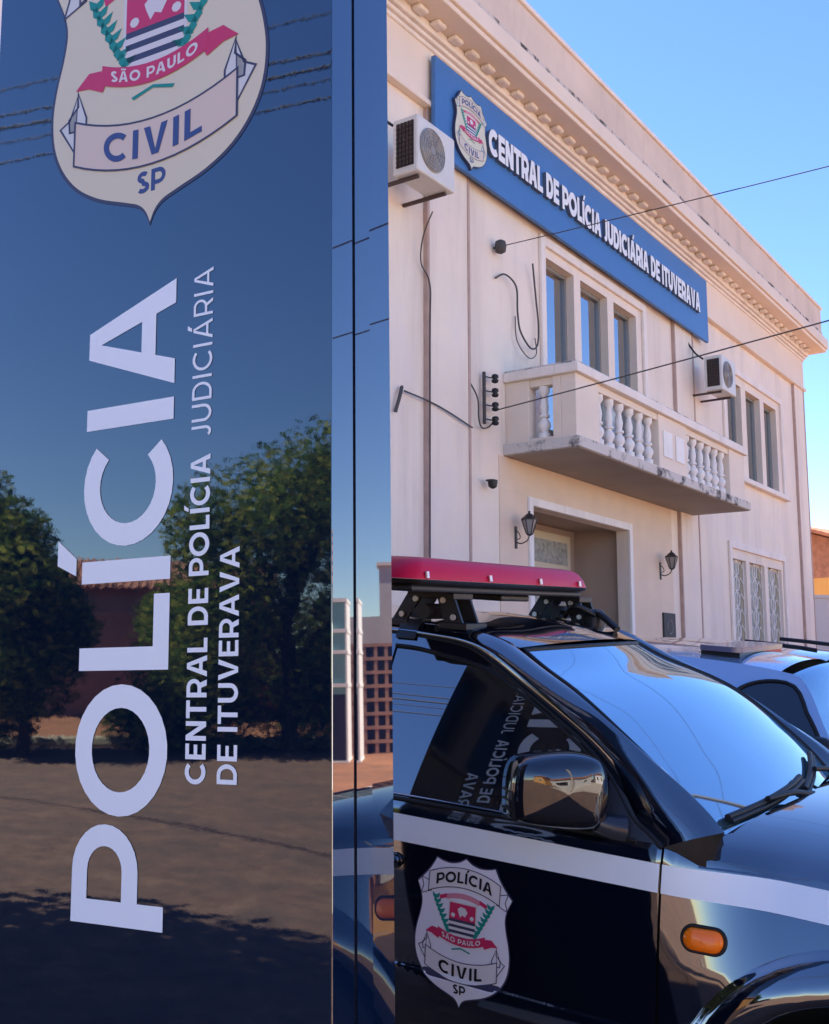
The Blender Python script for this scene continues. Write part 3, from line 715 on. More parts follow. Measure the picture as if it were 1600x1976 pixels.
# front door (near and far), with window frame
C1 = [(-.30, 1.690), (-.192, 1.680), (-.03, 1.671), (.125, 1.653), (.24, 1.607), (.355, 1.545), (.50, 1.467), (.629, 1.392), (.73, 1.310), (.816, 1.212), (.880, 1.172), (.918, 1.145)]
WIN = [(-.16, 1.640), (-.07, 1.637), (.031, 1.624), (.13, 1.610), (.225, 1.588), (.345, 1.536), (.467, 1.475), (.633, 1.377), (.71, 1.315), (.776, 1.249), (.80, 1.215), (.80, 1.160)]
c1s = spline(C1, 4); wins = spline(WIN[:-1], 4)+[WIN[-1]]
door_poly = [(-.30, .30), (.915, .30), (.927, .70), (.918, 1.145)]+[p for p in c1s[::-1][1:]]
win_poly = [(-.16, 1.158)]+[WIN[-1]]+wins[::-1][1:]
gap = .006
for sgn in (-1, 1):
    dr, = panel('door', [door_poly], M['car'], holes=[win_poly], rows=(.634, .637, .6405, .644, .647, 1.0, 1.1), sides=(sgn,), step=.035)
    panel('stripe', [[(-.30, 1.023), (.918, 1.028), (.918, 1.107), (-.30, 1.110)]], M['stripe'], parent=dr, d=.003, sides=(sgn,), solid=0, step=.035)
    panel('window', [[(x, z) for x, z in win_poly]], M['autoglass'], parent=dr, d=-.008, sides=(sgn,), solid=0, step=.04)
    # rubber sill, bright bead and mirror sail
    mb = MB(); mb.tube([side(x, 1.153+.004*math.sin(x), .001, sgn) for x in [-.30+.06*k for k in range(20)]], .0085, 6)
    mb.build('sill_seal', M['rubber'], dr, smooth=True)
    mb = MB(); mb.tube([side(x, 1.167, .0, sgn) for x in [-.16+.06*k for k in range(16)]], .0042, 6); mb.build('sill_bead', M['chrometrim'], dr, smooth=True)
    mb = MB(); mb.tube([side(x, z, -.002, sgn) for x, z in wins[:-1]], .007, 6); mb.build('frame_seal', M['rubber'], dr, smooth=True)
    panel('mirror_sail', [[(.70, 1.158), (.905, 1.158), (.84, 1.205), (.79, 1.27), (.735, 1.315), (.70, 1.26)]], M['sail'], parent=dr, d=.006, sides=(sgn,), step=.03)
    mb = MB(); mb.tube([side(x, z, .012, sgn) for x, z in spline([(-.21, .955), (-.12, .968), (.0, .968), (.055, .962)], 4)], [.012]+[.017]*11+[.012], 8)
    mb.build('handle', M['car'], dr, smooth=True)
    mb = MB(); y = sgn*(halfw(.035, .962)+.004)
    mb.tube([(.036+.021*math.cos(k*math.pi/6), y, .962+.021*math.sin(k*math.pi/6)) for k in range(13)], .0045, 6, caps=False); mb.build('lock', M['chrome'], dr, smooth=True)
    # badge decal
    mb = MB(); f = (lambda a, b, l: side(.2965+a*.345, .918+b*.289, .0026+l, -1)) if sgn < 0 else (lambda a, b, l: side(.2965-a*.345, .918+b*.289, .0026+l, 1))
    badge(mb, f, .0006, step=.06); mb.build('badge_decal', ECW, dr)
# fender, stripe, flare, repeater
fend = [(.926, .24), (arch(AX, 200, 180, AR)[0][0], .27)]+arch(AX, 196, 0, AR)+[(AX+AR, .30), (XN, .34), (XN, 1.02), (1.9, 1.13), (1.366, 1.155), (1.0, 1.162), (.928, 1.158)]
fend = [(.926, .26), (.965, .26)]+arch(AX, 199, -16, AR, 24)+[(XN, .30), (XN, .97), (1.9, 1.06), (1.366, 1.115), (1.0, 1.135), (.925, 1.150), (.935, .70)]
for sgn in (-1, 1):
    fd, = panel('fender', [fend], M['car'], sides=(sgn,), step=.035)
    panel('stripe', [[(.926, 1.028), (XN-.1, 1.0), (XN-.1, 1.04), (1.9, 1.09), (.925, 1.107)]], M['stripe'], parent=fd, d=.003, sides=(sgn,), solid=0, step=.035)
    rows = []
    for k in range(33):
        a = rad(199-215*k/32); row = []
        for q, dd in ((.545, -.004), (.528, .004), (.522, .012), (.50, .022), (.47, .030), (.435, .030), (.41, .018), (.405, -.05)):
            x, z = AX+q*math.cos(a), AZ+q*math.sin(a); row.append((x, sgn*(halfw(x, max(.3, z))+dd), z))
        rows.append(row)
    MB().grid(rows).build('wheel_flare', M['car'], fd, smooth=True, out=(AX, 0, AZ))
    rp = [(1.052+.053*math.cos(rad(t))*(1 if abs(math.cos(rad(t))) > .01 else 1)*min(1, 1), .925+.031*math.sin(rad(t))) for t in range(0, 360, 18)]
    rp = [(1.025+.028*math.cos(rad(t)), .925+.030*math.sin(rad(t))) for t in range(90, 271, 15)]+[(1.080+.028*math.cos(rad(t)), .925+.030*math.sin(rad(t))) for t in range(-90, 91, 15)]
    ring = ribbon([(a+(a-1.0525)*.02, b) for a, b in rp], .011, True)
    ts = MB()
    for j, (s_, d_) in enumerate(((1, .003), (.97, .012), (.80, .019), (.4, .022))): pass
    rows = [[side(1.0525+(a-1.0525)*s_, .925+(b-.925)*s_, d_, sgn) for a, b in rp] for s_, d_ in ((1, .002), (.97, .012), (.82, .018), (.45, .021), (.02, .022))]
    ts.grid(rows, 0, True); t_o = ts.build('turn_signal', M['amber'], fd, smooth=True, recalc=True)
    mb = MB(); mb.tube([side(1.0525+(a-1.0525)*1.06, .925+(b-.925)*1.10, .004, sgn) for a, b in rp+rp[:1]], .005, 6, caps=False); mb.build('bezel', M['rubber'], t_o, smooth=True)
# rear body side, with its windows (mostly hidden by the totem)
rear = [(-.306, .28), (-.306, 1.690)]+[(-1.2, 1.70), (-1.95, 1.66), (-2.25, 1.35), (XR, 1.10), (XR, .45)]+[(-1.35+.47*math.cos(rad(a)), .40+.47*math.sin(rad(a))) for a in range(-12, 193, 12)]
rwin = [[(-.36, 1.17), (-1.10, 1.17), (-1.10, 1.63), (-.36, 1.64)], [(-1.18, 1.17), (-1.95, 1.17), (-1.85, 1.58), (-1.18, 1.62)]]
for sgn in (-1, 1):
    rs, = panel('rear_side', [rear], M['car'], holes=rwin, sides=(sgn,), step=.08)
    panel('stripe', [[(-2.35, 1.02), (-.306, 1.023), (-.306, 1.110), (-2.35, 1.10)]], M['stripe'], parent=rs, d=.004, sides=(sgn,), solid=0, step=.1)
    for wq in rwin: panel('window', [wq], M['autoglass'], parent=rs, d=-.008, sides=(sgn,), solid=0, step=.1)
# dark inner shell so that seams and openings read as gaps
mb = MB(); xs = [-2.3+.1*k for k in range(46)]; zs_ = [.32, .5, .7, .9, 1.1, 1.2, 1.35, 1.5, 1.62]
for sgn in (-1, 1):
    pts = [(-2.25, .32), (.98, .32), (1.02, .95), (2.1, .95), (2.1, 1.02), (1.3, 1.12), (.95, 1.14), (.78, 1.22), (.5, 1.42), (.2, 1.57), (-.2, 1.63), (-1.9, 1.60), (-2.2, 1.3)]
    mb.tris(tri2d([pts], step=.12), lambda a, b: side(a, b, -.035, sgn))
mb.box(-2.25, 2.1, -.70, .70, .30, .34)
mb.build('inner_shell', M['rubber'], CAR)
# windscreen
HG = [(1.18, .752), (1.30, .752), (1.40, .748), (1.45, .738), (1.50, .712), (1.55, .655), (1.60, .585), (1.655, .545)]
XG = [(1.18, 1.05), (1.20, 1.03), (1.25, .98), (1.30, .922), (1.35, .855), (1.40, .788), (1.45, .715), (1.50, .632), (1.55, .525), (1.60, .392), (1.655, .285)]
def gp(t, z):
    h = interp(HGs, z); return (interp(XGs, z)+(.095-.02*(z-1.2)/.45)*(1-t*t), t*h, z+.012*(1-t*t)*(z-1.18)/.47)
def smooth_tab(tab): return [(p[0], p[1]) for p in spline(tab, 6)]
HGs, XGs = smooth_tab(HG), smooth_tab(XG)
zl = [1.185+(1.655-1.185)*k/30 for k in range(31)]
ws = MB().grid([[gp(-1+2*k/32, z) for k in range(33)] for z in zl]).build('windshield', M['screen'], CAR, smooth=True, out=(0, 0, .6))
mb = MB(); mb.tube([gp(-1, z) for z in zl]+[gp(-1+2*k/24, 1.655) for k in range(1, 25)]+[gp(1, z) for z in zl[::-1][1:]], .009, 6); mb.build('windshield_seal', M['rubber'], ws, smooth=True)
# A pillars (from the door seam over the pillar ridge to the glass)
C2 = [(1.705, -.30, .634), (1.704, -.20, .636), (1.701, .06, .641), (1.690, .16, .647), (1.671, .241, .656), (1.635, .33, .673), (1.531, .543, .722), (1.428, .741, .768), (1.333, .92, .802), (1.270, 1.02, .822), (1.215, 1.085, .838)]
c2s = spline([(x, y, z) for z, x, y in C2], 4)
def res(P, n):
    P = [Vector(p) for p in P]; L = [0]
    for a, b in zip(P, P[1:]): L.append(L[-1]+(b-a).length)
    out = []
    for k in range(n+1):
        t = L[-1]*k/n; i = max(j for j in range(len(L)) if L[j] <= t+1e-9); i = min(i, len(P)-2)
        out.append(P[i].lerp(P[i+1], (t-L[i])/max(1e-9, L[i+1]-L[i])))
    return out
NP = 48
A1 = res([(x, halfw(x, z)+.0, z+.006) for x, z in c1s], NP); A2 = res(c2s, NP)
GE = res([(-.30, .600, 1.726), (-.1, .602, 1.724), (.08, .605, 1.718), (.18, .60, 1.704), (.24, .585, 1.685)]+[(gp(1, z)[0], gp(1, z)[1], gp(1, z)[2]) for z in zl[::-1]], NP)
for sgn in (-1, 1):
    rows = []
    for k in range(NP+1):
        a, b, c = A1[k], A2[k], GE[k]
        m1 = a.lerp(b, .5)+Vector((0, .010, .004)); m2 = b.lerp(c, .5)+Vector((.006, .004, .008))
        r = [a-Vector((0, .02, 0)), a, m1, b, m2, c, c-Vector((.0, .0, .03))]
        rows.append([(p.x, sgn*p.y, p.z) for p in r])
    MB().grid(rows).build('roof_pillar', M['car'], CAR, smooth=True, out=(.2, 0, 1.0))
# foot of the pillar closing against the hood
for sgn in (-1, 1):
    a, b, c = A1[NP], A2[NP], GE[NP]; top_ = [a, a.lerp(b, .5)+Vector((0, .010, .004)), b, b.lerp(c, .5)+Vector((.006, .004, .008)), c]
    bot_ = [Vector((1.0, halfw(1.0, 1.13)+.004, 1.126))]+[Vector((1.045+.11*(1-t*t), t*halfw(1.05, 1.11)+.001, 1.190-.085+.085*(1-t**5)**.5+.04*(1-t**2.2)-.012)) for t in (.998, .985, .95, .885)]
    MB().grid([[(p.x, sgn*p.y, p.z) for p in q] for q in (top_, [u.lerp(v, .5)+Vector((0, .004, .006)) for u, v in zip(top_, bot_)], bot_)]).build('corner_trim', M['rubber'], CAR, smooth=True, out=(.8, 0, .8))
# dark weather strip along the door seam
for sgn in (-1, 1):
    mb = MB(); mb.tube([side(x, z+.004, -.002, sgn) for x, z in c1s], [.005+.006*k/(len(c1s)-1) for k in range(len(c1s))], 6); mb.build('door_seal', M['rubber'], CAR, smooth=True)
# roof
rr = []
XS = [.24, .16, .06, -.1, -.3, -.6, -1.0, -1.5, -1.85, -2.0]
for i, x in enumerate(XS):
    row = []
    for k in range(25):
        t = -1+2*k/24
        if i == 0: q = gp(t, 1.655); p = (q[0]-.004, q[1]*1.045, q[2]+.008+.012*(1-t*t))
        else:
            f = min(1, (.24-x)/.34); ze = 1.690+.038*min(1, (.24-x)/.25) if x > -1 else 1.728-.03*((-1-x))**2
            p = (x+.085*(1-t*t)*(1-f), t*.602, ze+(.020+.012*f)*(1-abs(t)**2.4)+.004*math.cos(6*t))
        row.append(p)
    rr.append(row)
MB().grid(rr).build('roof', M['car'], CAR, smooth=True, out=(-1, 0, .5))
MB().grid([[(-2.0, -.60+.05*k, 1.69) for k in range(25)], [(-2.2, -.64+.0533*k, 1.45) for k in range(25)], [(-2.40, -.70+.0583*k, 1.12) for k in range(25)], [(-2.44, -.74+.0617*k, .80) for k in range(25)], [(-2.42, -.74+.0617*k, .40) for k in range(25)]]).build('tailgate', M['car'], CAR, smooth=True, out=(0, 0, .8))
# hood, cowl, nose
def hood_z(x): return 1.195-.02*max(0, x-1.0)-.075*max(0, x-1.25)**1.8
rows = []
for k in range(26):
    x = 1.02+(XN-1.02)*k/25; row = []
    for j in range(41):
        t = -1+2*j/40; w_ = halfw(x, 1.11)+.002; e = hood_z(x)
        z = e-.085+.085*(1-abs(t)**5)**.5+.040*(1-abs(t)**2.2)
        xb = x if k > 0 else x+.13*(1-t*t)
        row.append((x+.13*(1-t*t)*(1-k/25)**2, t*w_, z))
    rows.append(row)
hd = MB().grid(rows).build('hood', M['car'], CAR, smooth=True, out=(1.5, 0, .2))
cw = MB().grid([[(gp(-1+2*j/30, 1.187)[0]-.02, (-1+2*j/30)*.70, 1.182+.012*(1-(-1+2*j/30)**2)) for j in range(31)], [(1.075+.128*(1-(-1+2*j/30)**2), (-1+2*j/30)*.66, 1.183+.028*(1-(-1+2*j/30)**2)) for j in range(31)]]).build('cowl', M['rubber'], CAR, smooth=True, out=(1, 0, .2))
fb = MB().grid([[(XN+(.13*(1-(j/10-1)**2))+dx, (j/10-1)*(halfw(XN, .7)+.001), z) for j in range(21)] for z, dx in ((1.035, -.06), (1.0, 0), (.85, .03), (.7, .05), (.5, .06), (.32, .03))]).build('front_bumper', M['car'], CAR, smooth=True, out=(0, 0, .7))
gr = MB()
for z in (.78, .83, .88, .93): gr.tube([(XN+.15*(1-(j/10-1)**2)+.03, (j/10-1)*.60, z) for j in range(3, 18)], .014, 6)
gr.build('grille', M['chrometrim'], fb, smooth=True)
for sgn in (-1, 1): panel('headlight', [spline([(1.98, .86), (2.0, .97), (2.12, .985), (2.26, .93), (2.26, .84), (2.1, .82)], 3, True)], M['lampglass'], d=.006, sides=(sgn,), step=.04)
# wipers
def wiper(pts, pv):
    mb = MB(); mb.tube(spline(pts, 6), .008, 6); bl = [Vector(p)+Vector((-.012, 0, .010)) for p in pts]; mb.tube(spline(bl, 6), .011, 6); mb.tube(spline([pv, Vector(pts[1]).lerp(Vector(pv), .5)+Vector((0, 0, .03)), Vector(pts[1])+Vector((0, 0, .022))], 6), [.015]*4+[.010]*9, 6)
    return mb.build('wiper', M['rubber'], CAR, smooth=True)
g2 = lambda t, z, d=.016: tuple(Vector(gp(t, z))+Vector((d*.6, 0, d)))
wiper([g2(-.90, 1.200), g2(-.55, 1.212), g2(-.18, 1.225), g2(.05, 1.235)], (1.17, .02, 1.205))
wiper([g2(-.02, 1.205), g2(.30, 1.23), g2(.65, 1.26)], (1.16, .55, 1.195))
MB().tube([(1.16, -.30, 1.216), (1.15, -.26, 1.228)], .01, 6).build('washer_jet', M['rubber'], hd)
# side mirrors
for sgn in (-1, 1):
    mo = MB(); rows = []
    prof = [(-.98, 1.215), (-.93, 1.198), (-.5, 1.186), (0, 1.180), (.5, 1.178), (.93, 1.186), (1.0, 1.225), (.99, 1.31), (.88, 1.362), (.70, 1.388), (.3, 1.398), (-.1, 1.395), (-.6, 1.382), (-.88, 1.364), (-1.0, 1.325), (-1.02, 1.26)]
    prof = spline(prof, 3, True)
    def mp(s_, z, f, depth):
        # s_ runs along the shell from the outer end to the inner end; the shell is swept back
        s_ = s_*f; z = 1.287+(z-1.287)*f
        return (.645+.105*s_+.72*depth, -sgn*(-1)*(.990-.11*s_+.69*depth) if False else sgn*(.990-.11*s_+.69*depth), z+.06*(-s_)*.11)
    for f, dep in ((.88, -.085), (1.0, -.065), (1.0, -.015), (.985, .012), (.95, .028), (.86, .043), (.64, .058), (.32, .067), (.01, .069)):
        rows.append([mp(p[0], p[1], f, dep) for p in prof])
    mo.grid(rows, 0, True); mo.face(list(rows[0]), 1)
    mr = mo.build('side_mirror', [M['chrome'], M['autoglass']], CAR, smooth=True, recalc=True)
    mb = MB(); mb.tube([(.735, sgn*.93, 1.20), (.765, sgn*.89, 1.185), (.80, sgn*.865, 1.18)], [.028, .035, .04], 8); mb.build('mirror_arm', M['sail'], mr, smooth=True)
    mb = MB()
    for k in range(4): mb.tube([mp(-1.03, 1.20+.026*k, 1.0, -.05), mp(-1.0, 1.20+.026*k, 1.0, .004), mp(-.90, 1.20+.026*k, 1.0, .024)], .004, 5)
    mb.build('vent_fins', M['rubber'], mr)
# wheels
w0 = None
for (x, sgn) in ((AX, -1), (AX, 1), (-1.35, -1), (-1.35, 1)):
    if w0 is None:
        w0 = empty('wheel'); w0.parent = CAR
        n = 40; pr = [(.215, -.10), (.33, -.11), (.36, -.085), (.372, -.03), (.372, .05), (.36, .10), (.33, .12), (.215, .11)]
        MB().grid([[(r*math.cos(2*math.pi*k/n), d, r*math.sin(2*math.pi*k/n)) for k in range(n)] for r, d in pr], 0, True).build('tyre', M['tyre'], w0, smooth=True, recalc=True)
        mb = MB(); mb.grid([[(r*math.cos(2*math.pi*k/n), d, r*math.sin(2*math.pi*k/n)) for k in range(n)] for r, d in ((.22, -.105), (.205, -.10), (.19, -.03), (.02, -.03))], 0, True)
        for k in range(6):
            a = k*math.pi/3; c, s = math.cos(a), math.sin(a)
            mb.prism([(.04, -.035), (.20, -.025), (.20, .025), (.04, .035)], lambda p, q, d: (p*c-q*s, d, p*s+q*c), -.09, -.04)
        mb.build('rim', M['rim'], w0); ww = w0
    else:
        ww = w0.copy(); COL.objects.link(ww); ww.parent = CAR
        for ch in list(w0.children): c2 = ch.copy(); COL.objects.link(c2); c2.parent = ww
    ww.location = (x, sgn*.76, .372); ww.rotation_euler = (0, 0, 0 if sgn < 0 else math.pi)
# wheel-house liner
for cx in (AX, -1.35):
    for sgn in (-1, 1):
        mb = MB(); mb.grid([[(cx+.46*math.cos(rad(a)), sgn*y, .40+.46*math.sin(rad(a))) for a in range(-10, 191, 10)] for y in (.88, .45)]); mb.face([(cx+.46*math.cos(rad(a)), sgn*.45, .40+.46*math.sin(rad(a))) for a in range(-10, 191, 10)])
        mb.build('wheel_liner', M['rubber'], CAR)
# light bar on a roof rack
LB = empty('light_bar', (0, 0, 0)); LB.parent = CAR
y0_, y1_, xf, xb_ = -.98, .50, .085, -.215
def rrect(x0, x1, y0, y1, r, n=6):
    P = []
    for cx, cy, a in ((x1-r, y1-r, 0), (x0+r, y1-r, 90), (x0+r, y0+r, 180), (x1-r, y0+r, 270)): P += [(cx+r*math.cos(rad(a+90*k/n)), cy+r*math.sin(rad(a+90*k/n))) for k in range(n+1)]
    return P
def barloft(levels, m, name):
    rows = [[(x, y, z) for x, y in rrect(xb_+i, xf-i, y0_+j, y1_-j, max(.02, .075-i*.3))] for z, i, j in levels]
    mb = MB(); mb.grid(rows, 0, True); mb.face(rows[-1], 0); mb.face(rows[0][::-1], 0); return mb.build(name, m, LB, smooth=True, recalc=True, angle=50)
barloft([(1.862, .02, .05), (1.868, .004, .012), (1.880, 0, .0)], M['barbase'], 'housing')
barloft([(1.8805, .003, .003), (1.884, .003, .004), (1.912, .012, .02), (1.938, .026, .05), (1.950, .042, .085), (1.955, .075, .13)], M['lens'], 'lens')
for y in (-.88, -.44, -.02, .36):
    for xx in (xf, xb_): MB().tube([(xx+.002, y, 1.884), (xx-.002 if xx > 0 else xx+.002, y, 1.906)], .008, 8).build('bolt', M['bolt'], LB, smooth=True)
mb = MB(); mb.box(-.19, .06, -.93, .44, 1.838, 1.8615); mb.box(-.12, .02, -.22, .02, 1.812, 1.838); mb.build('tray', M['barbase'], LB, bevel=.008)
for sgn, yc in ((-1, -.56), (1, .53)):
    mb = MB()
    def plate(P, y, th=.012): mb.prism(P, lambda a, b, d: (a, y+d, b), -th/2, th/2)
    zb_ = 1.722
    # two splayed legs per foot, a cross bar and the clamp
    for yy in (yc-.055, yc+.055):
        plate([(-.22, zb_), (-.16, zb_), (-.085, 1.835), (-.15, 1.835)], yy); plate([(.01, zb_), (.085, zb_), (.035, 1.835), (-.035, 1.835)], yy); plate([(-.13, zb_+.035), (-.01, zb_+.035), (-.005, zb_+.055), (-.135, zb_+.055)], yy)
    mb.box(-.15, .045, yc-.07, yc+.07, 1.815, 1.8375); mb.box(-.24, -.14, yc-.075, yc+.075, zb_-.012, zb_+.012); mb.box(-.01, .105, yc-.075, yc+.075, zb_-.012, zb_+.012)
    mb.tube([(-.065, yc-.09, zb_+.045), (-.065, yc+.09, zb_+.045)], .028, 10)
    ft = mb.build('mount', M['barbase'], LB, bevel=.003)
    for (a, b) in ((-.17, zb_+.03), (.045, zb_+.03), (-.115, 1.81), (.0, 1.81), (-.06, zb_+.045)): MB().tube([(a, yc-.064, b), (a, yc-.072, b)], .011, 8).build('mount_bolt', M['bolt'], ft)
    mb = MB(); yo = sgn*.62
    mb.grid([[(x, sgn*y, z) for x in (-.165, -.085)] for y, z in ((.56, 1.738), (.615, 1.734), (.642, 1.712), (.660, 1.680), (.667, 1.668))]); ck = mb.build('clamp', M['barbase'], ft); sdm = ck.modifiers.new('solid', 'SOLIDIFY'); sdm.thickness = .006; sdm.offset = 0
# spare antenna block and lamps beside the far foot
mb = MB(); mb.lathe([(.05, 0), (.05, .05), (.035, .07), (.02, .075)], (.10, .50, 1.715), 12); mb.tube(spline([(.10, .50, 1.76), (.14, .46, 1.77), (.20, .44, 1.735), (.24, .42, 1.712)], 5), .016, 6); mb.tube(spline([(-.02, .46, 1.75), (.05, .40, 1.80), (.12, .46, 1.765)], 5), .012, 6)
mb.build('siren_wiring', M['barbase'], LB, smooth=True)

# ---------------------------------------------------------------- other parked cars (same slope and direction as the police car)
def parked(name, x, y, prof, hw0, paint, wins_, wscreen, label, bar=False, rails=False, tumble=.32, group='cars parked beside the police car'):
    r = empty(name, mtx=cm_ @ Matrix.Translation((x, y, 0))); tag(r, label, 'car', group)
    hw_ = lambda z: hw0-tumble*max(0, z-1.0)-.06*max(0, .5-z)
    P = spline(prof, 4); zb = .30
    # sides
    side_poly = [p for p in P]+[(P[-1][0], zb), (P[0][0], zb)]
    for sgn in (-1, 1):
        T = tri2d([side_poly], step=.12)
        V, t = T; t = t if sgn < 0 else [q[::-1] for q in t]
        so_ = MB().tris((V, t), lambda a, b: (a, sgn*hw_(b), b)).build('side_panel', paint, r, smooth=True)
        for wq in wins_:
            T = tri2d([spline(wq, 3, True)], step=.1); V, t = T; t = t if sgn < 0 else [q[::-1] for q in t]
            w = MB().tris((V, t), lambda a, b: (a, sgn*(hw_(b)+.006), b)).build('window', M['tinted'], r, smooth=True)
            mb = MB(); mb.tube([(a, sgn*(hw_(b)+.008), b) for a, b in spline(wq, 3, True)+[spline(wq, 3, True)[0]]], .012, 5); mb.build('window_seal', M['rubber'], w, smooth=True)
        mb = MB(); mb.tube([(wscreen[2]-.32, sgn*(hw_(.5)+.002), .45), (wscreen[2]-.34, sgn*(hw_(1.0)+.002), 1.0), (wscreen[2]-.42, sgn*(hw_(1.55)+.0), prof_z(P, wscreen[2]-.42)-.04)], .004, 5); mb.build('door_gap', M['rubber'], r)
        mm = MB(); mm.lathe([(.02, -.07), (.07, -.05), (.085, 0), (.08, .06), (.03, .085)], (wscreen[2]+.12, sgn*(hw_(1.1)+.13), 1.12), 10); mm.tube([(wscreen[2]+.14, sgn*hw_(1.08), 1.06), (wscreen[2]+.12, sgn*(hw_(1.1)+.12), 1.08)], .02, 6)
        mm.build('side_mirror', M['rubber'], r, smooth=True)
        for cx in (P[0][0]+.75, P[-1][0]-.72):
            wl = MB(); n = 28
            wl.grid([[(cx+q*math.cos(2*math.pi*k/n), sgn*(hw0-.02+d), .31+q*math.sin(2*math.pi*k/n)) for k in range(n)] for q, d in ((.31, -.2), (.31, 0), (.27, .03), (.21, .035), (.20, .02), (.02, .02))], 0, True)
            wl.build('wheel', M['tyre'], r, smooth=True, recalc=True)
    # top skin: paint and windscreen
    for lo, hi, m_, nm in ((P[0][0]-1, wscreen[0], paint, 'roof'), (wscreen[0]-.02, wscreen[1]+.02, M['screen'], 'windshield'), (wscreen[1], P[-1][0]+1, paint, 'hood')):
        rows = []
        for a, b in [p for p in P if lo <= p[0] <= hi] or [P[0]]:
            w = hw_(b); rows.append([(a+.06*(1-t*t)*(1 if nm != 'roof' else .3), t*w, b+.045*(1-abs(t)**2.5)-.0) for t in [-1+k/8 for k in range(17)]])
        if len(rows) > 1: MB().grid(rows).build(nm, m_, r, smooth=True, out=(0, 0, .3))
    if bar:
        mb = MB(); P2 = rrect(bar[0]-.12, bar[0]+.12, -.50, .50, .06)
        zt_ = prof_z(P, bar[0])+.03
        mb.grid([[(a, b, zt_+z) for a, b in P2] for z in (.015, .045)], 0, True); mb.face([(a, b, zt_+.045) for a, b in P2])
        lb_ = mb.build('light_bar', M['barlens'], r, smooth=True, angle=40)
        MB().box(bar[0]-.11, bar[0]+.11, .05, .46, zt_-.012, zt_+.0145).build('lens', M['lens'], lb_); MB().box(bar[0]-.11, bar[0]+.11, -.46, .045, zt_-.012, zt_+.0145).build('base', M['barbase'], lb_)
    if rails:
        for sgn in (-1, 1): MB().tube([(a, sgn*.52, prof_z(P, a)+.075) for a in (-.30, -.1, .1, .22)], .016, 6).build('roof_rail', M['rubber'], r)
    return r
def prof_z(P, x):
    return max((b+(d-b)*(x-a)/(c-a) for (a, b), (c, d) in zip(P, P[1:]) if min(a, c) <= x <= max(a, c) and abs(c-a) > 1e-6), default=1.0)
parked('parked_van', 0, 2.66, [(-2.62, .32), (-2.66, .95), (-2.60, 1.40), (-2.40, 1.515), (-1.2, 1.545), (.0, 1.525), (.52, 1.49), (.66, 1.43), (.80, 1.20), (.93, 1.06), (1.45, .98), (1.72, .84), (1.78, .36)], .86, M['van'],
       [[(.27, 1.10), (.27, 1.30), (.33, 1.39), (.46, 1.435), (.60, 1.42), (.68, 1.30), (.76, 1.10)]], (.56, .92, .68), 'pale blue-silver van with a low light bar, parked just beyond the police car', bar=(.15,), tumble=.55)
parked('parked_hatchback', .0, 4.85, [(-1.95, .32), (-1.98, .85), (-1.80, 1.25), (-1.5, 1.42), (-.8, 1.47), (.05, 1.455), (.35, 1.39), (.80, 1.10), (1.0, .99), (1.6, .90), (1.85, .75), (1.9, .36)], .82, M['greycar'],
       [[(-1.5, .98), (-1.4, 1.30), (-.9, 1.385), (-.5, 1.39), (-.5, .98)], [(-.44, .98), (-.44, 1.39), (.05, 1.375), (.30, 1.30), (.72, .99)]], (.30, .95, .62), 'silver hatchback with roof rails parked farthest right beyond the van', rails=True)

# ---------------------------------------------------------------- overhead cables to the building
def cable(pts, r, label, sag=.15, group=None):
    P = []
    for a, b in zip(pts, pts[1:]):
        a, b = Vector(a), Vector(b); P += [a.lerp(b, k/16)-Vector((0, 0, sag*4*(k/16)*(1-k/16))) for k in range(16)]
    P.append(Vector(pts[-1]))
    mb = MB(); mb.tube(P, r, 6); return tag(mb.build('overhead_cable', M['cable'], None, smooth=True), label, 'cable', group)
cable([on_wall(bu(9.47), -.10, bz(5.92)), (7.72, 7.9, 6.59)], .0065, 'thin dark service cable rising from the round insulator across the blue sign', .03)
cable([on_wall(bu(9.24)+.08, -.12, bz(4.13)), (7.57, 7.9, 5.43)], .008, 'dark service cable rising from the insulator rack past the balcony to the right', .03)
# street pole that carries them
pp = empty('street_pole', (7.75, 7.98, -.8)); tag(pp, 'dark timber utility pole at the kerb right of the police station', 'utility pole')
MB().lathe([(.13, 0), (.11, 4), (.09, 8.0)], (0, 0, 0), 14).build('shaft', M['bark'], pp, smooth=True); MB().box(-.06, .06, -.16, .16, 7.35, 7.42).build('bracket', M['iron'], pp)

cable([(7.75, 8.05, 7.0), (20.6, -.6, 4.9)], .012, 'dark cable from the timber pole down to the white house across the street', .25)
cable([(7.75, 8.05, 5.8), (20.3, -.3, 4.6)], .010, 'lower dark cable from the timber pole to the white house across the street', .25)

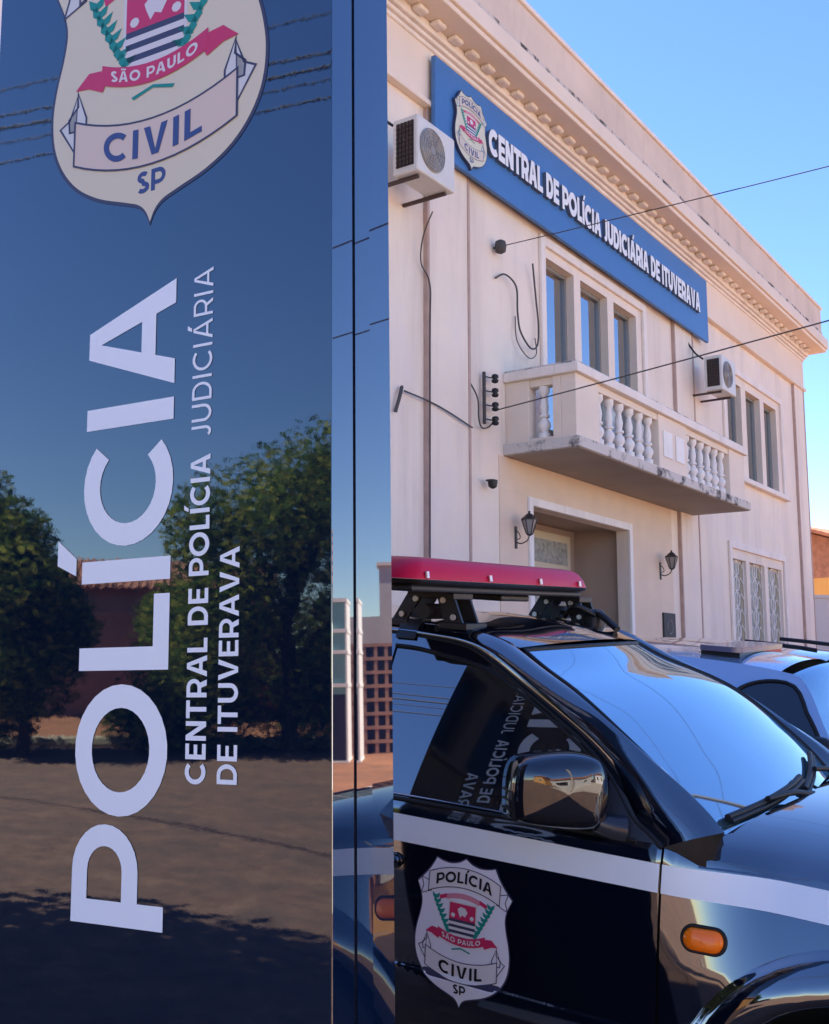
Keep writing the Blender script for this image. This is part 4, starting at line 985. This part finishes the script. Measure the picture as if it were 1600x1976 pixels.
# ---------------------------------------------------------------- surroundings (neighbour, street, what the glossy faces mirror)
def house(name, loc, rz, w, d, h, m, label, roofh=1.6, openings=(), cat='house'):
    r = empty(name, loc, rz); tag(r, label, cat)
    MB().box(-w/2, w/2, -d/2, d/2, -.6, h).build('wall', m, r)
    mb = MB(); e = .45
    mb.face([(-w/2-e, -d/2-e, h-.05), (w/2+e, -d/2-e, h-.05), (w/2+e, 0, h+roofh), (-w/2-e, 0, h+roofh)]); mb.face([(w/2+e, d/2+e, h-.05), (-w/2-e, d/2+e, h-.05), (-w/2-e, 0, h+roofh), (w/2+e, 0, h+roofh)])
    mb.face([(-w/2, -d/2, h), (-w/2, d/2, h), (-w/2, 0, h+roofh-.1)]); mb.face([(w/2, -d/2, h), (w/2, 0, h+roofh-.1), (w/2, d/2, h)])
    n = int((w+2*e)/.24)
    for k in range(n):
        x = -w/2-e+.12+k*.24
        mb.tube([(x, -d/2-e-.02, h-.03), (x, 0, h+roofh+.02)], .07, 6)
    mb.build('roof', M['rooftile'], r)
    for (x0, x1, z0, z1) in openings:
        w_ = MB().box(x0-.08, x1+.08, -d/2-.05, -d/2-.001, z0-.08, z1+.08).build('window', M['white'], r); MB().box(x0, x1, -d/2-.06, -d/2-.051, z0, z1).build('pane', M['glass'], w_)
    return r
house('neighbour_house', (14.6, 33.5, 0), rad(40), 9, 8, 4.05, M['orange'], 'orange house with a clay tile roof at the far right beyond the police station', 1.4, [(-3.5, -2.4, .9, 2.2), (1.5, 2.7, .9, 2.2)])
gw_ = MB().box(-5.5, 5.5, -.1, .1, -.5, 3.15).box(-5.55, 5.55, -.14, .14, 3.151, 3.22).build('boundary_wall', M['greywall'], None); gw_.location = (11.0, 25.6, 0); gw_.rotation_euler = (0, 0, rad(16))
tag(gw_, 'pale grey boundary wall running right from the corner of the police station', 'wall')
# pale concrete forecourt added out of view to bounce sunlight onto the facade
fc = MB(); fc.grid([[tuple(Vector((0, 0, 0))+FX*u-FY*v)[:2]+(ground_z(*(tuple(FX*u-FY*v)[:2]))+.005,) for u in [-3+1.0*i for i in range(34)]] for v in [6.6+1.0*j for j in range(13)]])
tag(fc.build('bounce_slab', M['concrete'], None, smooth=True), kind='structure')
# unseen houses across the street, added to bounce sunlight onto the facade
for (x, y, w, h, mk, lb) in ((12.5, -9.5, 10, 3.6, 'greywall', 'unseen pale grey single-storey house added for bounce light across the street, nearest the front of the police car'), (4.0, -15.5, 9, 3.9, 'orange', 'unseen ochre single-storey house added for bounce light across the street, middle of the row'), (21.0, -1.0, 9, 3.4, 'white', 'unseen white single-storey house added for bounce light across the street at the right end of the row')):
    house('street_bounce_house', (x, y, -.1), rad(55.5+180), w, 7, h, M[mk], lb, 1.5, [(-3.2, -1.9, 1, 2.2), (1.4, 2.8, 1, 2.2)])
# what the totem front mirrors: kerb, walls, house, trees
kb = MB(); kb.tube([(-25.5, 1.8, -.06), (-24.2, -.2, -.06), (-21.4, -4.6, -.05), (-18.3, -9.4, -.06), (-15, -14.5, -.06)], .16, 8)
tag(kb.build('kerb', M['kerb'], None), kind='structure')
vg = MB(); cs = [(-27.3, 2), (-24.0, -3.4), (-20.8, -8.4), (-17, -14.5)]
vg.grid([[(x+dx, y+dy, z+noise.noise((x+dx, y+dy, 0))*.12) for dx, dy, z in ((0.9, .5, -.10), (.2, .1, .10), (-1.5, -.9, .28), (-3.4, -2.0, .35))] for x, y in [tuple(Vector(cs[i]).lerp(Vector(cs[i+1]), k/8)) for i in range(3) for k in range(8)]])
tag(vg.build('verge', M['soil'], None, smooth=True), kind='structure')
wl = MB(); wl.box(-5.6, 5.6, -.12, .12, -.3, 2.9).box(-5.65, 5.65, -.16, .16, 2.901, 3.0); wl = wl.build('garden_wall', M['pinkwall'], None); wl.location = (-27.3, -4.4, 0); wl.rotation_euler = (0, 0, rad(-57))
tag(wl, 'dusty pink garden wall across the street mirrored in the left half of the totem', 'wall')
wl = MB(); wl.box(-4.5, 4.5, -.12, .12, -.3, 1.75).box(-4.55, 4.55, -.15, .15, 1.751, 1.83); wl = wl.build('low_wall', M['redwall'], None); wl.location = (-21.4, -10.6, 0); wl.rotation_euler = (0, 0, rad(-57))
tag(wl, 'dark red low wall across the street mirrored in the right half of the totem', 'wall')
house('hillside_house', (-33.5, -8.5, 0), rad(110), 8, 6, 4.0, M['pinkwall'], 'house with a red tiled roof behind the pink garden wall, mirrored low in the totem', 1.1)
def tree(name, loc, h, rx, seed, leafm, label, n=5200, base=.25, lobes=9, group='trees across the street'):
    rnd = random.Random(seed); r = empty(name, loc); tag(r, label, 'tree', group)
    mb = MB(); mb.tube(spline([(0, 0, -.3), (.06, .03, h*.2), (-.05, .06, h*.45), (.05, 0, h*.75)], 5), [.20*h/6*(1-.045*k) for k in range(16)], 8)
    L = []
    for k in range(lobes):
        a = rnd.uniform(0, 6.28); zc = h*rnd.uniform(base+.12, .86); q = rx*rnd.uniform(.25, .72)*(1-.45*max(0, zc/h-.6)/.4)
        L.append((Vector((q*math.cos(a), q*math.sin(a), zc)), rx*rnd.uniform(.32, .55)))
        mb.tube(spline([(0, 0, zc*.55), (q*.5*math.cos(a), q*.5*math.sin(a), zc*.85), tuple(L[-1][0])], 4), [.05*h/6]*5+[.02]*4, 5)
    mb.build('trunk', M['bark'], r, smooth=True)
    lf = MB()
    for k in range(n):
        c, rr_ = rnd.choice(L)
        d = Vector((rnd.gauss(0, 1), rnd.gauss(0, 1), rnd.gauss(0, 1))).normalized(); p = c+d*rr_*(rnd.random()**.4)*Vector((1, 1, .85)).length/1.65
        a = Vector((rnd.gauss(0, 1), rnd.gauss(0, 1), rnd.gauss(0, .7))).normalized(); b = a.orthogonal().normalized()*rnd.uniform(.025, .06); a = a*rnd.uniform(.05, .13)
        lf.face([p-a, p+b, p+a, p-b], 0 if rnd.random() < .62 else 1)
    lf.build('crown', [M[leafm], M['leaf2']], r)
    return r
tree('broad_tree', (-18.6, -6.7, -.1), 6.4, 3.0, 3, 'leaf1', 'broad round-crowned tree across the street, mirrored beside the small lettering of the totem', 30000, .0, 24)
tree('broad_tree', (-20.6, -9.9, -.1), 6.8, 2.3, 5, 'leaf1', 'tall dark tree behind the low red wall, right of the broad round-crowned tree', 18000, .05, 14)
tree('garden_tree', (-20.6, -1.9, -.1), 5.0, 1.9, 8, 'leaf1', 'bushy tree over the pink garden wall, mirrored near the left edge of the totem', 18000, .0, 14)
tree('garden_tree', (-22.2, -.9, -.1), 6.3, 2.0, 12, 'leaf1', 'taller tree at the far end of the pink garden wall', 14000, .0, 12)
tree('shrub_tree', (-21.0, -4.7, -.1), 3.4, 1.5, 15, 'leaf1', 'low leafy shrub in the middle of the pink garden wall', 8000, .0, 10)
tree('yard_tree', (-6.6, 5.1, -.1), 7.2, 2.1, 21, 'leaf1', 'shade tree growing beside the left end of the police station', 26000, .25, 16)
# street power line that the totem mirrors above the badge
grp = 'power cables along the street on the left'
for k, (za, zb) in enumerate(((7.62, 6.30), (7.50, 5.89), (7.36, 5.80), (7.18, 5.74), (6.93, 5.66))):
    a, b = Vector((-12.72, 4.2-.03*k, za)), Vector((-.81, -2.02, zb)); d = b-a
    cable([tuple(a-d*.5), tuple(b+d*.75)], .007+.003*(k % 3), 'one of the bundled dark power cables along the street left of the totem', .35, grp)
for (x, y, lb) in ((-18.7, 7.2, 'concrete power pole at the far left end of the street cables'), (8.1, -6.75, 'concrete power pole behind the camera where the street cables end')):
    pp = empty('power_pole', (x, y, -.2)); tag(pp, lb, 'utility pole')
    MB().lathe([(.17, 0), (.15, 4), (.11, 8.8)], (0, 0, 0), 14).build('shaft', M['concrete'], pp, smooth=True); MB().box(-.08, .08, -.9, .9, 8.1, 8.2).build('crossarm', M['bark'], pp)
# right-hand side, mirrored in the totem's edge: dirt lot, brick lattice screen, glazed kiosk, grey wall, tower
dl_ = MB(); dl_.grid([[(x, y, ground_z(x, y)+.006) for x in [5.5+.75*i for i in range(36)]] for y in [4.5+.75*j for j in range(28)]])
tag(dl_.build('dirt_lot', M['soil'], None, smooth=True), kind='structure')
lt = empty('brick_screen', (20.05, 14.6, -.15), rad(-57)); tag(lt, 'brick lattice screen with square openings standing on the orange dirt lot', 'screen')
mb = MB()
for i in range(12): mb.box(-1.0+i*.25-.04, -1.0+i*.25+.04, -.08, .08, 0, 2.6)
for j in range(9): mb.box(-1.0, 1.75, -.09, .09, j*.32-.04, j*.32+.04)
mb.build('lattice', M['brick'], lt); MB().box(-1.0, 1.75, .3, .34, 0, 2.6).build('back_board', M['black'], lt)
ks = empty('glazed_kiosk', (18.75, 12.75, -.15), rad(-57)); tag(ks, 'small glazed kiosk with teal glass and white bands beside the brick lattice screen', 'kiosk')
MB().box(-.35, 1.0, -.6, .6, 1.45, 3.4).build('glazing', M['teal'], ks); MB().box(-.35, 1.0, -.6, .6, 0, 1.449).build('base_panel', M['plaque'], ks)
mb = MB()
for z in (0, 1.6, 2.3, 2.75, 3.4): mb.box(-.40, 1.05, -.66, .66, z, z+.08)
for x in (-.37, .3, 1.0): mb.box(x-.018, x+.018, -.65, .65, 0, 3.4)
mb.build('frame', M['white'], ks)
w3 = MB().box(-9, 9, -.1, .1, -.4, 3.6).build('yard_wall', M['greywall'], None); w3.location = (27.5, 18.9, 0); w3.rotation_euler = (0, 0, rad(-57)); tag(w3, 'grey yard wall closing the far side of the dirt lot', 'wall')
tw = empty('stair_tower', (25.6, 19.0, -.2), rad(-57)); tag(tw, 'narrow pale stair tower rising above the grey yard wall', 'tower')
MB().box(-.45, .45, -.5, .5, 0, 5.2).build('shaft', M['greywall'], tw); MB().box(-.52, .52, -.57, .57, 5.2, 5.3).build('cap', M['trim'], tw)
